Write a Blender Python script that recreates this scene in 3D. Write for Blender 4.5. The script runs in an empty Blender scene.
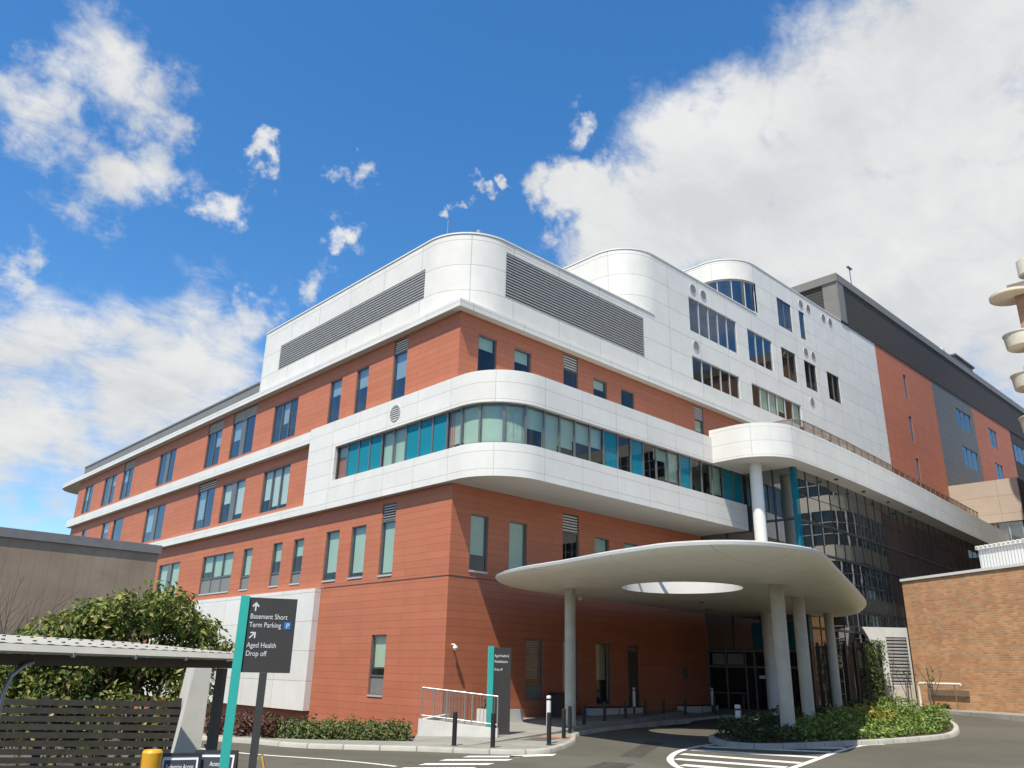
import bpy, math, random
from mathutils import Vector, Matrix
random.seed(7)
R = math.radians
scene = bpy.context.scene
COL = scene.collection

# ------------------------------------------------------------------ camera
cam = bpy.data.cameras.new("camera")
cam.sensor_width = 36.0
cam.lens = 803.63 / 1024 * 36.0
cam.clip_start = 0.1
cam.clip_end = 6000
camo = bpy.data.objects.new("camera", cam)
COL.objects.link(camo)
yaw, pitch, roll = R(46.868), R(19.639), R(1.3164)
fw = Vector((math.cos(pitch) * math.cos(yaw), math.cos(pitch) * math.sin(yaw), math.sin(pitch)))
rt0 = Vector((math.sin(yaw), -math.cos(yaw), 0))
up0 = rt0.cross(fw)
rt = math.cos(roll) * rt0 + math.sin(roll) * up0
up = -math.sin(roll) * rt0 + math.cos(roll) * up0
CAM = Vector((-20.78, -25.64, 2.0))
m3 = Matrix((rt, up, -fw)).transposed()
camo.matrix_world = Matrix.Translation(CAM) @ m3.to_4x4()
scene.camera = camo

# ------------------------------------------------------------------ light, sky, exposure
TO_SUN = Vector((-1.0, -0.41, 2.05)).normalized()
SUN_EL = math.asin(TO_SUN.z)
sun = bpy.data.lights.new("sun", 'SUN')
sun.energy = 4.4
sun.angle = R(0.55)
sun.color = (1.0, 0.94, 0.83)
suno = bpy.data.objects.new("sun", sun)
COL.objects.link(suno)
suno.rotation_euler = TO_SUN.to_track_quat('Z', 'Y').to_euler()
suno.location = (-40, -20, 80)

scene.view_settings.view_transform = 'Standard'
scene.view_settings.look = 'None'
scene.view_settings.gamma = 1.0
scene.view_settings.exposure = 0.5
scene.view_settings.use_curve_mapping = False
scene.cycles.max_bounces = 8
scene.cycles.diffuse_bounces = 1
scene.cycles.transparent_max_bounces = 12
scene.cycles.sample_clamp_indirect = 8
scene.cycles.use_denoising = True


class NT:
    """small helper to write node trees"""
    def __init__(s, tree):
        s.t = tree
        s.n = tree.nodes
        s.l = tree.links

    def node(s, kind, **kw):
        n = s.n.new(kind)
        for k, v in kw.items():
            if k.startswith('i_'):
                pass
            else:
                setattr(n, k, v)
        return n

    def set(s, sock, v):
        if isinstance(v, bpy.types.NodeSocket):
            s.l.new(v, sock)
        else:
            sock.default_value = v

    def math(s, op, a, b=0.0, c=None, clamp=False):
        n = s.n.new('ShaderNodeMath')
        n.operation = op
        n.use_clamp = clamp
        s.set(n.inputs[0], a)
        s.set(n.inputs[1], b)
        if c is not None:
            s.set(n.inputs[2], c)
        return n.outputs[0]

    def ramp(s, v, a, b, c=0.0, d=1.0, smooth=True):
        n = s.n.new('ShaderNodeMapRange')
        n.interpolation_type = 'SMOOTHSTEP' if smooth else 'LINEAR'
        s.set(n.inputs[0], v)
        for i, x in enumerate((a, b, c, d)):
            s.set(n.inputs[i + 1], x)
        return n.outputs[0]

    def noise(s, vec, scale, detail=4, rough=0.5, dist=0.0):
        n = s.n.new('ShaderNodeTexNoise')
        if vec is not None:
            s.l.new(vec, n.inputs['Vector'])
        n.inputs['Scale'].default_value = scale
        n.inputs['Detail'].default_value = detail
        n.inputs['Roughness'].default_value = rough
        n.inputs['Distortion'].default_value = dist
        return n.outputs['Fac']

    def mix(s, f, a, b, blend='MIX'):
        n = s.n.new('ShaderNodeMix')
        n.data_type = 'RGBA'
        n.blend_type = blend
        s.set(n.inputs[0], f)
        for i, x in ((6, a), (7, b)):
            if not isinstance(x, bpy.types.NodeSocket):
                x = (*x, 1.0) if len(x) == 3 else x
            s.set(n.inputs[i], x)
        return n.outputs[2]


world = bpy.data.worlds.new("World")
scene.world = world
world.use_nodes = True
wt = NT(world.node_tree)
wt.n.clear()
wout = wt.node('ShaderNodeOutputWorld')
wbg = wt.node('ShaderNodeBackground')
wbg.inputs['Strength'].default_value = 0.1
wt.l.new(wbg.outputs[0], wout.inputs['Surface'])
sky = wt.node('ShaderNodeTexSky', sky_type='NISHITA')
sky.sun_disc = False
sky.sun_elevation = SUN_EL
sky.sun_rotation = math.atan2(TO_SUN.x, TO_SUN.y)
sky.altitude = 200
sky.air_density = 1.0
sky.dust_density = 0.4
sky.ozone_density = 2.2
tc = wt.node('ShaderNodeTexCoord')
dvec = tc.outputs['Generated']
# cloud layer: a soft plane far above, plus the places where the clouds stand
sep = wt.node('ShaderNodeSeparateXYZ')
wt.l.new(dvec, sep.inputs[0])
zz = wt.math('ADD', wt.math('MAXIMUM', sep.outputs[2], 0.0), 0.32)
comb = wt.node('ShaderNodeCombineXYZ')
wt.l.new(wt.math('DIVIDE', sep.outputs[0], zz), comb.inputs[0])
wt.l.new(wt.math('DIVIDE', sep.outputs[1], zz), comb.inputs[1])
cp = comb.outputs[0]
CLOUDS = [(0.736, 0.394, 0.550, 0.106, 1), (0.784, 0.245, 0.571, 0.125, 1), (0.765, 0.144, 0.628, 0.085, 1), (0.641, 0.552, 0.533, 0.055, 1), (0.596, 0.592, 0.542, 0.036, .9), (0.687, 0.583, 0.434, 0.08, 1),
          (0.678, 0.538, 0.501, 0.078, 1), (0.882, 0.195, 0.428, 0.179, 1), (0.830, 0.343, 0.439, 0.157, 1),
          (0.708, 0.455, 0.540, 0.090, 1), (0.614, 0.578, 0.538, 0.039, .8), 
          (0.200, 0.931, 0.307, 0.106, .95), (0.291, 0.911, 0.291, 0.123, .95), (0.185, 0.958, 0.219, 0.101, .95),
          (0.354, 0.877, 0.324, 0.078, .9), (0.419, 0.805, 0.419, 0.034, .8), (0.371, 0.843, 0.389, 0.036, .7),
          (0.138, 0.799, 0.586, 0.062, .8), (0.104, 0.835, 0.540, 0.056, .8), (0.198, 0.793, 0.576, 0.050, .75),
          (0.191, 0.849, 0.492, 0.06, .9), (0.233, 0.819, 0.524, 0.052, .85), (0.142, 0.839, 0.525, 0.045, .75),
          (0.310, 0.809, 0.499, 0.034, .9), (0.315, 0.770, 0.554, 0.024, .95), (0.432, 0.760, 0.485, 0.027, .9),
          (0.529, 0.647, 0.549, 0.018, .95), (0.549, 0.624, 0.557, 0.012, .95), (0.596, 0.537, 0.597, 0.025, .75),
          (0.411, 0.723, 0.555, 0.024, .75), (0.137, 0.915, 0.381, 0.030, .7)]
def warped(scale, amp, detail):
    n_ = wt.node('ShaderNodeTexNoise')
    wt.l.new(dvec, n_.inputs['Vector'])
    n_.inputs['Scale'].default_value = scale
    n_.inputs['Detail'].default_value = detail
    n_.inputs['Roughness'].default_value = 0.6
    v = wt.node('ShaderNodeVectorMath', operation='SUBTRACT')
    wt.l.new(n_.outputs['Color'], v.inputs[0])
    v.inputs[1].default_value = (.5, .5, .5)
    m_ = wt.node('ShaderNodeVectorMath', operation='MULTIPLY_ADD')
    wt.l.new(v.outputs[0], m_.inputs[0])
    m_.inputs[1].default_value = (amp,) * 3
    wt.l.new(dvec, m_.inputs[2])
    return m_.outputs[0]


w_big = warped(7.0, .22, 8)
w_small = warped(16.0, .16, 6)
gsum = None
for (x, y, z, r, w) in CLOUDS:
    dn = wt.node('ShaderNodeVectorMath', operation='DISTANCE')
    wt.l.new(w_big if r > .06 else w_small, dn.inputs[0])
    dn.inputs[1].default_value = (x, y, z)
    k = 1.75 if w >= 1 else 1.6
    g = wt.ramp(dn.outputs['Value'], 0.0, r * k, 1.35 if w >= 1 else w, 0.0)
    gsum = g if gsum is None else wt.math('MAXIMUM', gsum, g)
n1 = wt.noise(cp, 5.0, 9, 0.6, 0.35)
n2 = wt.noise(cp, 1.6, 4, 0.5)
mp_ = wt.node('ShaderNodeMapping')
mp_.inputs['Rotation'].default_value = (0, 0, R(35))
mp_.inputs['Scale'].default_value = (1.0, 1.5, 1.0)
wt.l.new(cp, mp_.inputs[0])
nf = wt.noise(mp_.outputs[0], 9.0, 9, 0.66, 0.6)
dens = wt.math('ADD', gsum, wt.math('MULTIPLY', wt.math('SUBTRACT', n1, 0.5), 1.1))
dens = wt.math('ADD', dens, wt.math('MULTIPLY', wt.math('SUBTRACT', nf, 0.5), 0.8))
# clouds elsewhere in the sky, behind the camera
away = wt.ramp(wt.math('ADD', wt.math('MULTIPLY', sep.outputs[0], fw.x), wt.math('MULTIPLY', sep.outputs[1], fw.y)), 0.1, 0.45, 1, 0)
dens = wt.math('ADD', dens, wt.math('MULTIPLY', away, wt.ramp(n2, 0.42, 0.62, 0.0, 0.8)))
alpha = wt.ramp(dens, 0.20, 0.92)
nshade = wt.noise(cp, 3.2, 6, 0.55, 0.2)
ccol = wt.mix(wt.ramp(wt.math('ADD', wt.math('MULTIPLY', nshade, 0.7), wt.math('MULTIPLY', nf, 0.3)), 0.36, 0.64), (4.7, 4.85, 5.0), (5.9, 5.95, 5.95))
hs = wt.node('ShaderNodeHueSaturation')
hs.inputs['Saturation'].default_value = 1.31
hs.inputs['Value'].default_value = 1.42
wt.l.new(sky.outputs[0], hs.inputs['Color'])
wt.l.new(wt.mix(alpha, hs.outputs[0], ccol), wbg.inputs['Color'])

# ------------------------------------------------------------------ materials
MATS = {}


def newmat(name):
    m = bpy.data.materials.new(name)
    m.use_nodes = True
    t = NT(m.node_tree)
    b = t.n['Principled BSDF']
    MATS[name] = m
    return m, t, b


def plain(name, col, rough=0.5, metal=0.0, var=0.12, scale=3.0, bump=0.0, bscale=40.0, spec=0.5):
    m, t, b = newmat(name)
    co = t.node('ShaderNodeTexCoord').outputs['Object']
    f = t.noise(co, scale, 6, 0.6)
    c2 = tuple(max(0, x * (1 - var)) for x in col)
    c3 = tuple(min(1, x * (1 + var * .6)) for x in col)
    t.l.new(t.mix(t.ramp(f, 0.3, 0.7), c2, c3), b.inputs['Base Color'])
    b.inputs['Roughness'].default_value = rough
    b.inputs['Metallic'].default_value = metal
    b.inputs['Specular IOR Level'].default_value = spec
    if bump:
        bn = t.node('ShaderNodeBump')
        bn.inputs['Strength'].default_value = bump
        bn.inputs['Distance'].default_value = 0.02
        t.l.new(t.noise(co, bscale, 5, 0.6), bn.inputs['Height'])
        t.l.new(bn.outputs[0], b.inputs['Normal'])
    return m


def panels(name, c1, c2, joint, w, h, mortar, offset=0.0, rough=0.5, var=0.08, bump=0.4, streak=0.0, jsm=0.1, bias=0.0, spec=0.5):
    """cladding panels, bricks or tiles laid out in metres on the UV map"""
    m, t, b = newmat(name)
    uv = t.node('ShaderNodeUVMap').outputs[0]
    br = t.node('ShaderNodeTexBrick', offset=offset, squash=1.0)
    t.l.new(uv, br.inputs['Vector'])
    br.inputs['Color1'].default_value = (*c1, 1)
    br.inputs['Color2'].default_value = (*c2, 1)
    br.inputs['Mortar'].default_value = (*joint, 1)
    br.inputs['Scale'].default_value = 1.0
    br.inputs['Brick Width'].default_value = w
    br.inputs['Row Height'].default_value = h
    br.inputs['Mortar Size'].default_value = mortar
    br.inputs['Mortar Smooth'].default_value = jsm
    br.inputs['Bias'].default_value = bias
    co = t.node('ShaderNodeTexCoord').outputs['Object']
    f = t.noise(co, 0.9, 7, 0.65)
    dk = t.mix(t.ramp(f, 0.3, 0.72), (1 - var,) * 3, (1 + var * .4,) * 3)
    col = t.mix(1.0, br.outputs['Color'], dk, 'MULTIPLY')
    if streak:
        mp = t.node('ShaderNodeMapping')
        mp.inputs['Scale'].default_value = (3.0, 3.0, 0.12)
        t.l.new(co, mp.inputs[0])
        s = t.ramp(t.noise(mp.outputs[0], 1.5, 5, 0.6), 0.5, 0.8, 0.0, streak)
        col = t.mix(s, col, tuple(x * 0.72 for x in c1))
    t.l.new(col, b.inputs['Base Color'])
    b.inputs['Roughness'].default_value = rough
    b.inputs['Specular IOR Level'].default_value = spec
    if bump:
        bn = t.node('ShaderNodeBump')
        bn.invert = True
        bn.inputs['Strength'].default_value = bump
        bn.inputs['Distance'].default_value = 0.015
        t.l.new(br.outputs['Fac'], bn.inputs['Height'])
        t.l.new(bn.outputs[0], b.inputs['Normal'])
    return m


def schlick(t, f0):
    g = t.node('ShaderNodeNewGeometry')
    d = t.node('ShaderNodeVectorMath', operation='DOT_PRODUCT')
    t.l.new(g.outputs['Normal'], d.inputs[0])
    t.l.new(g.outputs['Incoming'], d.inputs[1])
    c = t.math('SUBTRACT', 1.0, t.math('ABSOLUTE', d.outputs['Value']), clamp=True)
    return t.math('ADD', t.math('MULTIPLY', t.math('POWER', c, 5.0), 1.0 - f0), f0, clamp=True)


def glass(name, tint, base_reflect=0.1, rough=0.0, wavy=0.0):
    m, t, b = newmat(name)
    t.n.remove(b)
    out = t.n['Material Output']
    tr = t.node('ShaderNodeBsdfTransparent')
    tr.inputs[0].default_value = (*tint, 1)
    gl = t.node('ShaderNodeBsdfGlossy')
    gl.inputs['Roughness'].default_value = rough
    gl.inputs['Color'].default_value = (0.93, 0.97, 1.0, 1)
    fac = schlick(t, base_reflect)
    if wavy:
        co = t.node('ShaderNodeTexCoord').outputs['Object']
        bn = t.node('ShaderNodeBump')
        bn.inputs['Strength'].default_value = wavy
        bn.inputs['Distance'].default_value = 0.05
        t.l.new(t.noise(co, 0.6, 2, 0.4), bn.inputs['Height'])
        t.l.new(bn.outputs[0], gl.inputs['Normal'])
    mx = t.node('ShaderNodeMixShader')
    t.l.new(fac, mx.inputs[0])
    t.l.new(tr.outputs[0], mx.inputs[1])
    t.l.new(gl.outputs[0], mx.inputs[2])
    t.l.new(mx.outputs[0], out.inputs['Surface'])
    return m


def coated(name, col, reflect=0.12, wavy=0.02, var=0.05):
    """opaque back-painted or dark glass"""
    m, t, b = newmat(name)
    out = t.n['Material Output']
    co = t.node('ShaderNodeTexCoord').outputs['Object']
    t.l.new(t.mix(t.noise(co, 0.5, 3), tuple(x * (1 - var) for x in col), tuple(x * (1 + var) for x in col)), b.inputs['Base Color'])
    b.inputs['Roughness'].default_value = 0.4
    b.inputs['Specular IOR Level'].default_value = 0.0
    gl = t.node('ShaderNodeBsdfGlossy')
    gl.inputs['Roughness'].default_value = 0.01
    if wavy:
        bn = t.node('ShaderNodeBump')
        bn.inputs['Strength'].default_value = wavy
        bn.inputs['Distance'].default_value = 0.1
        t.l.new(t.noise(co, 0.8, 2, 0.4), bn.inputs['Height'])
        t.l.new(bn.outputs[0], gl.inputs['Normal'])
    mx = t.node('ShaderNodeMixShader')
    t.l.new(schlick(t, reflect), mx.inputs[0])
    t.l.new(b.outputs[0], mx.inputs[1])
    t.l.new(gl.outputs[0], mx.inputs[2])
    t.l.new(mx.outputs[0], out.inputs['Surface'])
    return m


def leafmat(name, cols, rough=0.45, trans=0.25):
    m, t, b = newmat(name)
    g = t.node('ShaderNodeNewGeometry')
    cr = t.node('ShaderNodeValToRGB')
    el = cr.color_ramp.elements
    while len(el) < len(cols):
        el.new(0.5)
    for i, (p, c) in enumerate(cols):
        el[i].position = p
        el[i].color = (*c, 1)
    t.l.new(g.outputs['Random Per Island'], cr.inputs[0])
    t.l.new(cr.outputs[0], b.inputs['Base Color'])
    b.inputs['Roughness'].default_value = rough
    b.inputs['Specular IOR Level'].default_value = 0.4
    tl = t.node('ShaderNodeBsdfTranslucent')
    t.l.new(cr.outputs[0], tl.inputs[0])
    mx = t.node('ShaderNodeMixShader')
    mx.inputs[0].default_value = trans
    t.l.new(b.outputs[0], mx.inputs[1])
    t.l.new(tl.outputs[0], mx.inputs[2])
    t.l.new(mx.outputs[0], t.n['Material Output'].inputs['Surface'])
    return m


panels('terracotta', (.46, .146, .072), (.50, .166, .083), (.35, .105, .053), 3.0, .30, .011, 0.5, .65, .07, .35, streak=.08)
panels('white_panel', (.71, .685, .62), (.76, .735, .67), (.45, .43, .39), 3.2, 1.34, .017, 0.0, .40, .06, .5, streak=.14)
panels('white_band', (.715, .69, .625), (.755, .73, .665), (.48, .46, .42), 2.35, .74, .013, 0.0, .40, .055, .4, streak=.14)
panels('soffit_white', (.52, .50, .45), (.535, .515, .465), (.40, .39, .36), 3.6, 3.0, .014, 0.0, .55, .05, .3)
panels('canopy_white', (.84, .815, .70), (.85, .825, .71), (.56, .54, .47), 4.2, 3.4, .012, 0.3, .45, .05, .3)
panels('grey_panel', (.135, .122, .102), (.145, .131, .11), (.06, .06, .055), 2.4, .6, .014, 0.5, .5, .1, .4)
panels('dark_metal_panel', (.043, .038, .033), (.048, .043, .037), (.022, .02, .018), 30, .3, .05, 0, .75, .1, .6)
panels('attic_grey', (.185, .172, .152), (.195, .182, .162), (.13, .125, .12), 3, 2, .012, 0, .5, .08, .3)
panels('beige_panel', (.47, .375, .29), (.49, .39, .30), (.28, .22, .17), 4, 1.6, .02, 0, .6, .06, .4)
panels('orange_brick', (.50, .23, .10), (.64, .35, .17), (.54, .38, .24), .33, .105, .012, 0.5, .85, .22, .6, jsm=.3)
panels('tower_brick', (.38, .17, .09), (.44, .21, .11), (.36, .26, .18), .33, .105, .012, 0.5, .85, .15, .5)
panels('render_brown', (.36, .268, .19), (.37, .275, .195), (.335, .25, .178), .35, 9, .02, 0, .85, .2, .3, streak=.4)
panels('footpath', (.255, .245, .205), (.275, .265, .225), (.16, .155, .13), 1.5, 1.5, .014, 0, .85, .2, .3)
panels('corrugated_white', (.74, .74, .72), (.75, .75, .73), (.5, .5, .49), .2, 20, .05, 0, .45, .05, 1.0, jsm=1.0)
plain('steel_dark', (.055, .052, .048), .45, 0, .1)
plain('frame_grey', (.16, .16, .155), .4, .3, .05)
plain('frame_dark', (.05, .052, .055), .4, .2, .05)
plain('frame_light', (.55, .55, .53), .35, .3, .05)
plain('louvre_grey', (.55, .53, .51), .5, .2, .08)
plain('louvre_back', (.09, .085, .085), .8)
plain('interior_dark', (.035, .038, .045), .8)
plain('blind_green', (.50, .60, .47), .75, 0, .05, 1.0)
plain('curtain_green', (.47, .55, .42), .8, 0, .16, 5.0)
plain('blind_white', (.62, .66, .62), .75, 0, .05)
plain('spandrel', (.20, .195, .18), .45, 0, .05)
plain('concrete_col', (.57, .52, .41), .6, 0, .1, 2.0, .12, 25)
plain('white_paint', (.75, .73, .67), .4, 0, .03)
plain('wall_white', (.60, .585, .53), .75, 0, .1, 1.6, .1, 30)
plain('roof_membrane', (.42, .42, .40), .8)
plain('galv', (.40, .40, .38), .35, .6, .08)
plain('bollard_black', (.018, .018, .019), .4, 0, .1)
plain('reflect_white', (.72, .71, .68), .4, 0, .04)
plain('teal_paint', (.035, .44, .37), .35, 0, .04)
plain('sign_dark', (.052, .047, .042), .45, 0, .05)
plain('sign_white', (.75, .75, .73), .5, 0, .03)
plain('sign_blue', (.03, .21, .60), .4, 0, .03)
plain('sign_navy', (.03, .035, .05), .45)
plain('yellow_paint', (.72, .36, .025), .45, 0, .1)
plain('yellow_sign', (.75, .47, .05), .45, 0, .15)
panels('kerb_concrete', (.37, .355, .30), (.43, .415, .355), (.20, .19, .16), .95, 9, .02, 0, .85, .22, .5)
plain('soil', (.085, .06, .042), .95, 0, .3, 4, .5, 25)
plain('bark', (.13, .10, .075), .9, 0, .25, 8, .4, 40)
plain('twig', (.095, .07, .05), .9, 0, .25, 6)
plain('slat_timber', (.032, .027, .021), .75, 0, .3, 5)  # colour darkened to carry the walkway roof's shade on the fence
plain('cream', (.66, .60, .47), .6, 0, .08, 1.5)
plain('cap_grey', (.22, .21, .20), .55)
plain('gutter_beige', (.40, .38, .315), .5, 0, .08)
plain('rail_brown', (.22, .17, .13), .5)
plain('beige_trim', (.52, .47, .38), .6)
glass('window_glass', (.78, .86, .84), .07)
glass('window_glass_blue', (.60, .70, .76), .16)
glass('balustrade_glass', (.62, .52, .44), .05)
coated('curtain_glass', (.05, .056, .05), .34, .025)
coated('teal_glass', (.012, .20, .27), .02, .02, .06)
coated('teal_fin', (.010, .15, .20), .02, 0, .05)
coated('entry_glass', (.008, .010, .011), .05, .02)
leafmat('leaf_tree', [(0, (.045, .075, .015)), (.35, (.10, .145, .024)), (.68, (.20, .235, .045)), (.92, (.34, .32, .08)), (1, (.36, .27, .09))], .6, .25)
leafmat('leaf_hedge', [(0, (.045, .07, .016)), (.5, (.11, .145, .04)), (1, (.21, .23, .07))], .5, .2)
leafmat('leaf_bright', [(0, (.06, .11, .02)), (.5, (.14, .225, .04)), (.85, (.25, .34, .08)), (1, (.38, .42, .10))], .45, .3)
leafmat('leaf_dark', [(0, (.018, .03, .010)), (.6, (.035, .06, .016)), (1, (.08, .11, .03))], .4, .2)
leafmat('leaf_yellow', [(0, (.20, .22, .03)), (.5, (.32, .30, .05)), (1, (.40, .32, .06))], .5, .3)
leafmat('leaf_red', [(0, (.06, .018, .015)), (.5, (.13, .04, .03)), (1, (.12, .09, .04))], .5, .2)
leafmat('leaf_vine', [(0, (.03, .055, .012)), (.5, (.06, .11, .02)), (1, (.15, .21, .05))], .5, .3)

# asphalt: one sheet; tyre-polished bands, repairs and grit
m, t, b = newmat('asphalt')
co = t.node('ShaderNodeTexCoord').outputs['Object']
grit = t.noise(co, 55, 3, 0.7)
big = t.noise(co, 0.22, 6, 0.6, 0.6)
mid = t.noise(co, 1.4, 6, 0.65)
base = t.mix(t.ramp(big, .35, .65), (.086, .080, .061), (.108, .101, .078))
base = t.mix(t.ramp(mid, .45, .8, 0, .5), base, (.066, .062, .048))
base = t.mix(t.ramp(grit, .45, .75, 0, .4), base, (.15, .142, .112))
vo = t.node('ShaderNodeTexVoronoi', feature='DISTANCE_TO_EDGE')
vo.inputs['Scale'].default_value = 0.16
nd = t.node('ShaderNodeTexNoise')
nd.inputs['Scale'].default_value = 1.2
t.l.new(co, nd.inputs['Vector'])
va = t.node('ShaderNodeVectorMath', operation='ADD')
t.l.new(co, va.inputs[0])
t.l.new(nd.outputs['Color'], va.inputs[1])
t.l.new(va.outputs[0], vo.inputs['Vector'])
crack = t.ramp(vo.outputs['Distance'], 0.0, 0.004, .35, 0)
base = t.mix(crack, base, (.04, .037, .032))
t.l.new(base, b.inputs['Base Color'])
b.inputs['Roughness'].default_value = .9
b.inputs['Specular IOR Level'].default_value = .25
bn = t.node('ShaderNodeBump')
bn.inputs['Strength'].default_value = .35
bn.inputs['Distance'].default_value = .012
t.l.new(grit, bn.inputs['Height'])
t.l.new(bn.outputs[0], b.inputs['Normal'])

plain('asphalt_patch', (.066, .061, .05), .9, 0, .25, 3.0, .3, 60, .25)
m, t, b = newmat('road_paint')
co = t.node('ShaderNodeTexCoord').outputs['Object']
w = t.ramp(t.noise(co, 7, 7, .7), .52, .70, 0, .75)
t.l.new(t.mix(w, (.70, .68, .62), (.20, .185, .16)), b.inputs['Base Color'])
b.inputs['Roughness'].default_value = .75


# ------------------------------------------------------------------ mesh helpers
class MB:
    def __init__(s):
        s.v, s.f, s.uv, s.mi, s.sm = [], [], [], [], []

    def face(s, pts, mi=0, uv=None, smooth=False):
        i = len(s.v)
        s.v += [tuple(p) for p in pts]
        s.f.append(tuple(range(i, i + len(pts))))
        if uv is None:
            p0, p1, p2 = Vector(pts[0]), Vector(pts[1]), Vector(pts[2])
            n = Vector((0, 0, 0))
            for k in range(len(pts)):
                n += Vector(pts[k]).cross(Vector(pts[(k + 1) % len(pts)]))
            if n.length > 0:
                n.normalize()
            if abs(n.z) < .6 and n.length > 0:
                tx, ty = -n.y, n.x
                L = math.hypot(tx, ty)
                uv = [((p[0] * tx + p[1] * ty) / L, p[2]) for p in pts]
            else:
                uv = [(p[0], p[1]) for p in pts]
        s.uv.append(uv)
        s.mi.append(mi)
        s.sm.append(smooth)

    def grid(s, rows, mi=0, uvs=None, smooth=True, closed=False):
        """rows: list of rings of points (same length), shared vertices"""
        i0 = len(s.v)
        n = len(rows[0])
        for r in rows:
            s.v += [tuple(p) for p in r]
        for a in range(len(rows) - 1):
            for k in range(n if closed else n - 1):
                k2 = (k + 1) % n
                s.f.append((i0 + a * n + k, i0 + a * n + k2, i0 + (a + 1) * n + k2, i0 + (a + 1) * n + k))
                if uvs:
                    s.uv.append([uvs[a][k], uvs[a][k2], uvs[a + 1][k2], uvs[a + 1][k]])
                else:
                    s.uv.append([(p[0], p[1]) for p in (rows[a][k], rows[a][k2], rows[a + 1][k2], rows[a + 1][k])])
                s.mi.append(mi)
                s.sm.append(smooth)

    def strip(s, path, z0, z1, mi=0, u0=0.0, v0=0.0, smooth=True, closed=False):
        u = [u0]
        pp = list(path) + ([path[0]] if closed else [])
        for a, b2 in zip(pp, pp[1:]):
            u.append(u[-1] + math.hypot(b2[0] - a[0], b2[1] - a[1]))
        s.grid([[(p[0], p[1], z0) for p in pp], [(p[0], p[1], z1) for p in pp]], mi,
               [[(x, z0 - v0) for x in u], [(x, z1 - v0) for x in u]], smooth)

    def poly(s, pts, z, mi=0):
        s.face([(p[0], p[1], z) for p in pts], mi)

    def prism(s, pts, z0, z1, mi=0, bottom=True, smooth=False):
        s.strip(pts, z0, z1, mi, smooth=smooth, closed=True)
        s.poly(pts, z1, mi)
        if bottom:
            s.poly(pts[::-1], z0, mi)

    def box(s, x0, x1, y0, y1, z0, z1, mi=0):
        p = [(x0, y0), (x1, y0), (x1, y1), (x0, y1)]
        a = [(q[0], q[1], z0) for q in p]
        b2 = [(q[0], q[1], z1) for q in p]
        for k in range(4):
            j = (k + 1) % 4
            s.face([a[k], a[j], b2[j], b2[k]], mi)
        s.face(b2, mi)
        s.face(a[::-1], mi)

    def pbox(s, P, u0, u1, z0, z1, d0, d1, mi=0):
        """box in facade space: along, up, inward"""
        c = [P(u, z, d) for d in (d0, d1) for z in (z0, z1) for u in (u0, u1)]
        for q in ((0, 1, 3, 2), (4, 6, 7, 5), (0, 2, 6, 4), (1, 5, 7, 3), (2, 3, 7, 6), (0, 4, 5, 1)):
            s.face([c[i] for i in q], mi)

    def bar(s, a, b2, w, h=None, mi=0, up=(0, 0, 1)):
        a, b2 = Vector(a), Vector(b2)
        h = h or w
        d = (b2 - a).normalized()
        upv = Vector(up)
        if abs(d.dot(upv)) > .97:
            upv = Vector((1, 0, 0))
        x = d.cross(upv).normalized() * (w / 2)
        y = x.cross(d).normalized() * (h / 2)
        A = [a - x - y, a + x - y, a + x + y, a - x + y]
        B = [p + (b2 - a) for p in A]
        for k in range(4):
            j = (k + 1) % 4
            s.face([A[k], A[j], B[j], B[k]], mi)
        s.face(A[::-1], mi)
        s.face(B, mi)

    def tube(s, pts, rad, n=12, mi=0, caps=True, smooth=True):
        pts = [Vector(p) for p in pts]
        if not isinstance(rad, (list, tuple)):
            rad = [rad] * len(pts)
        rings, prev = [], None
        for i, p in enumerate(pts):
            if i == 0:
                d = pts[1] - p
            elif i == len(pts) - 1:
                d = p - pts[i - 1]
            else:
                d = (pts[i + 1] - p).normalized() + (p - pts[i - 1]).normalized()
            d.normalize()
            ref = prev if prev is not None else (Vector((1, 0, 0)) if abs(d.x) < .9 else Vector((0, 1, 0)))
            x = (ref - d * ref.dot(d)).normalized()
            prev = x
            y = d.cross(x)
            rings.append([p + (x * math.cos(2 * math.pi * k / n) + y * math.sin(2 * math.pi * k / n)) * rad[i] for k in range(n)])
        uvs = [[(k * rad[i] * 6.283 / n, pts[i].z) for k in range(n)] for i in range(len(pts))]
        s.grid(rings, mi, uvs, smooth, True)
        if caps:
            s.face(rings[0][::-1], mi)
            s.face(rings[-1], mi)

    def lathe(s, prof, n=20, mi=0, c=(0, 0), smooth=False):
        rings = [[(c[0] + r * math.cos(2 * math.pi * k / n), c[1] + r * math.sin(2 * math.pi * k / n), z) for k in range(n)] for r, z in prof]
        for a, b2 in zip(rings, rings[1:]):
            s.grid([a, b2], mi, None, True, True)
        s.face(rings[-1], mi)
        s.face(rings[0][::-1], mi)

    def build(s, name, mats, parent=None):
        me = bpy.data.meshes.new(name)
        me.from_pydata(s.v, [], s.f)
        ul = me.uv_layers.new(name="UVMap")
        flat = [c for f in s.uv for p in f for c in p]
        ul.data.foreach_set('uv', flat)
        if isinstance(mats, str):
            mats = [mats]
        for k in mats:
            me.materials.append(MATS[k])
        me.polygons.foreach_set('material_index', s.mi)
        me.polygons.foreach_set('use_smooth', s.sm)
        me.update()
        o = bpy.data.objects.new(name, me)
        COL.objects.link(o)
        if parent is not None:
            o.parent = parent
        return o


def tag(o, label=None, cat=None, group=None, kind=None):
    if label:
        o['label'] = label
    if cat:
        o['category'] = cat
    if group:
        o['group'] = group
    if kind:
        o['kind'] = kind
    return o


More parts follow.
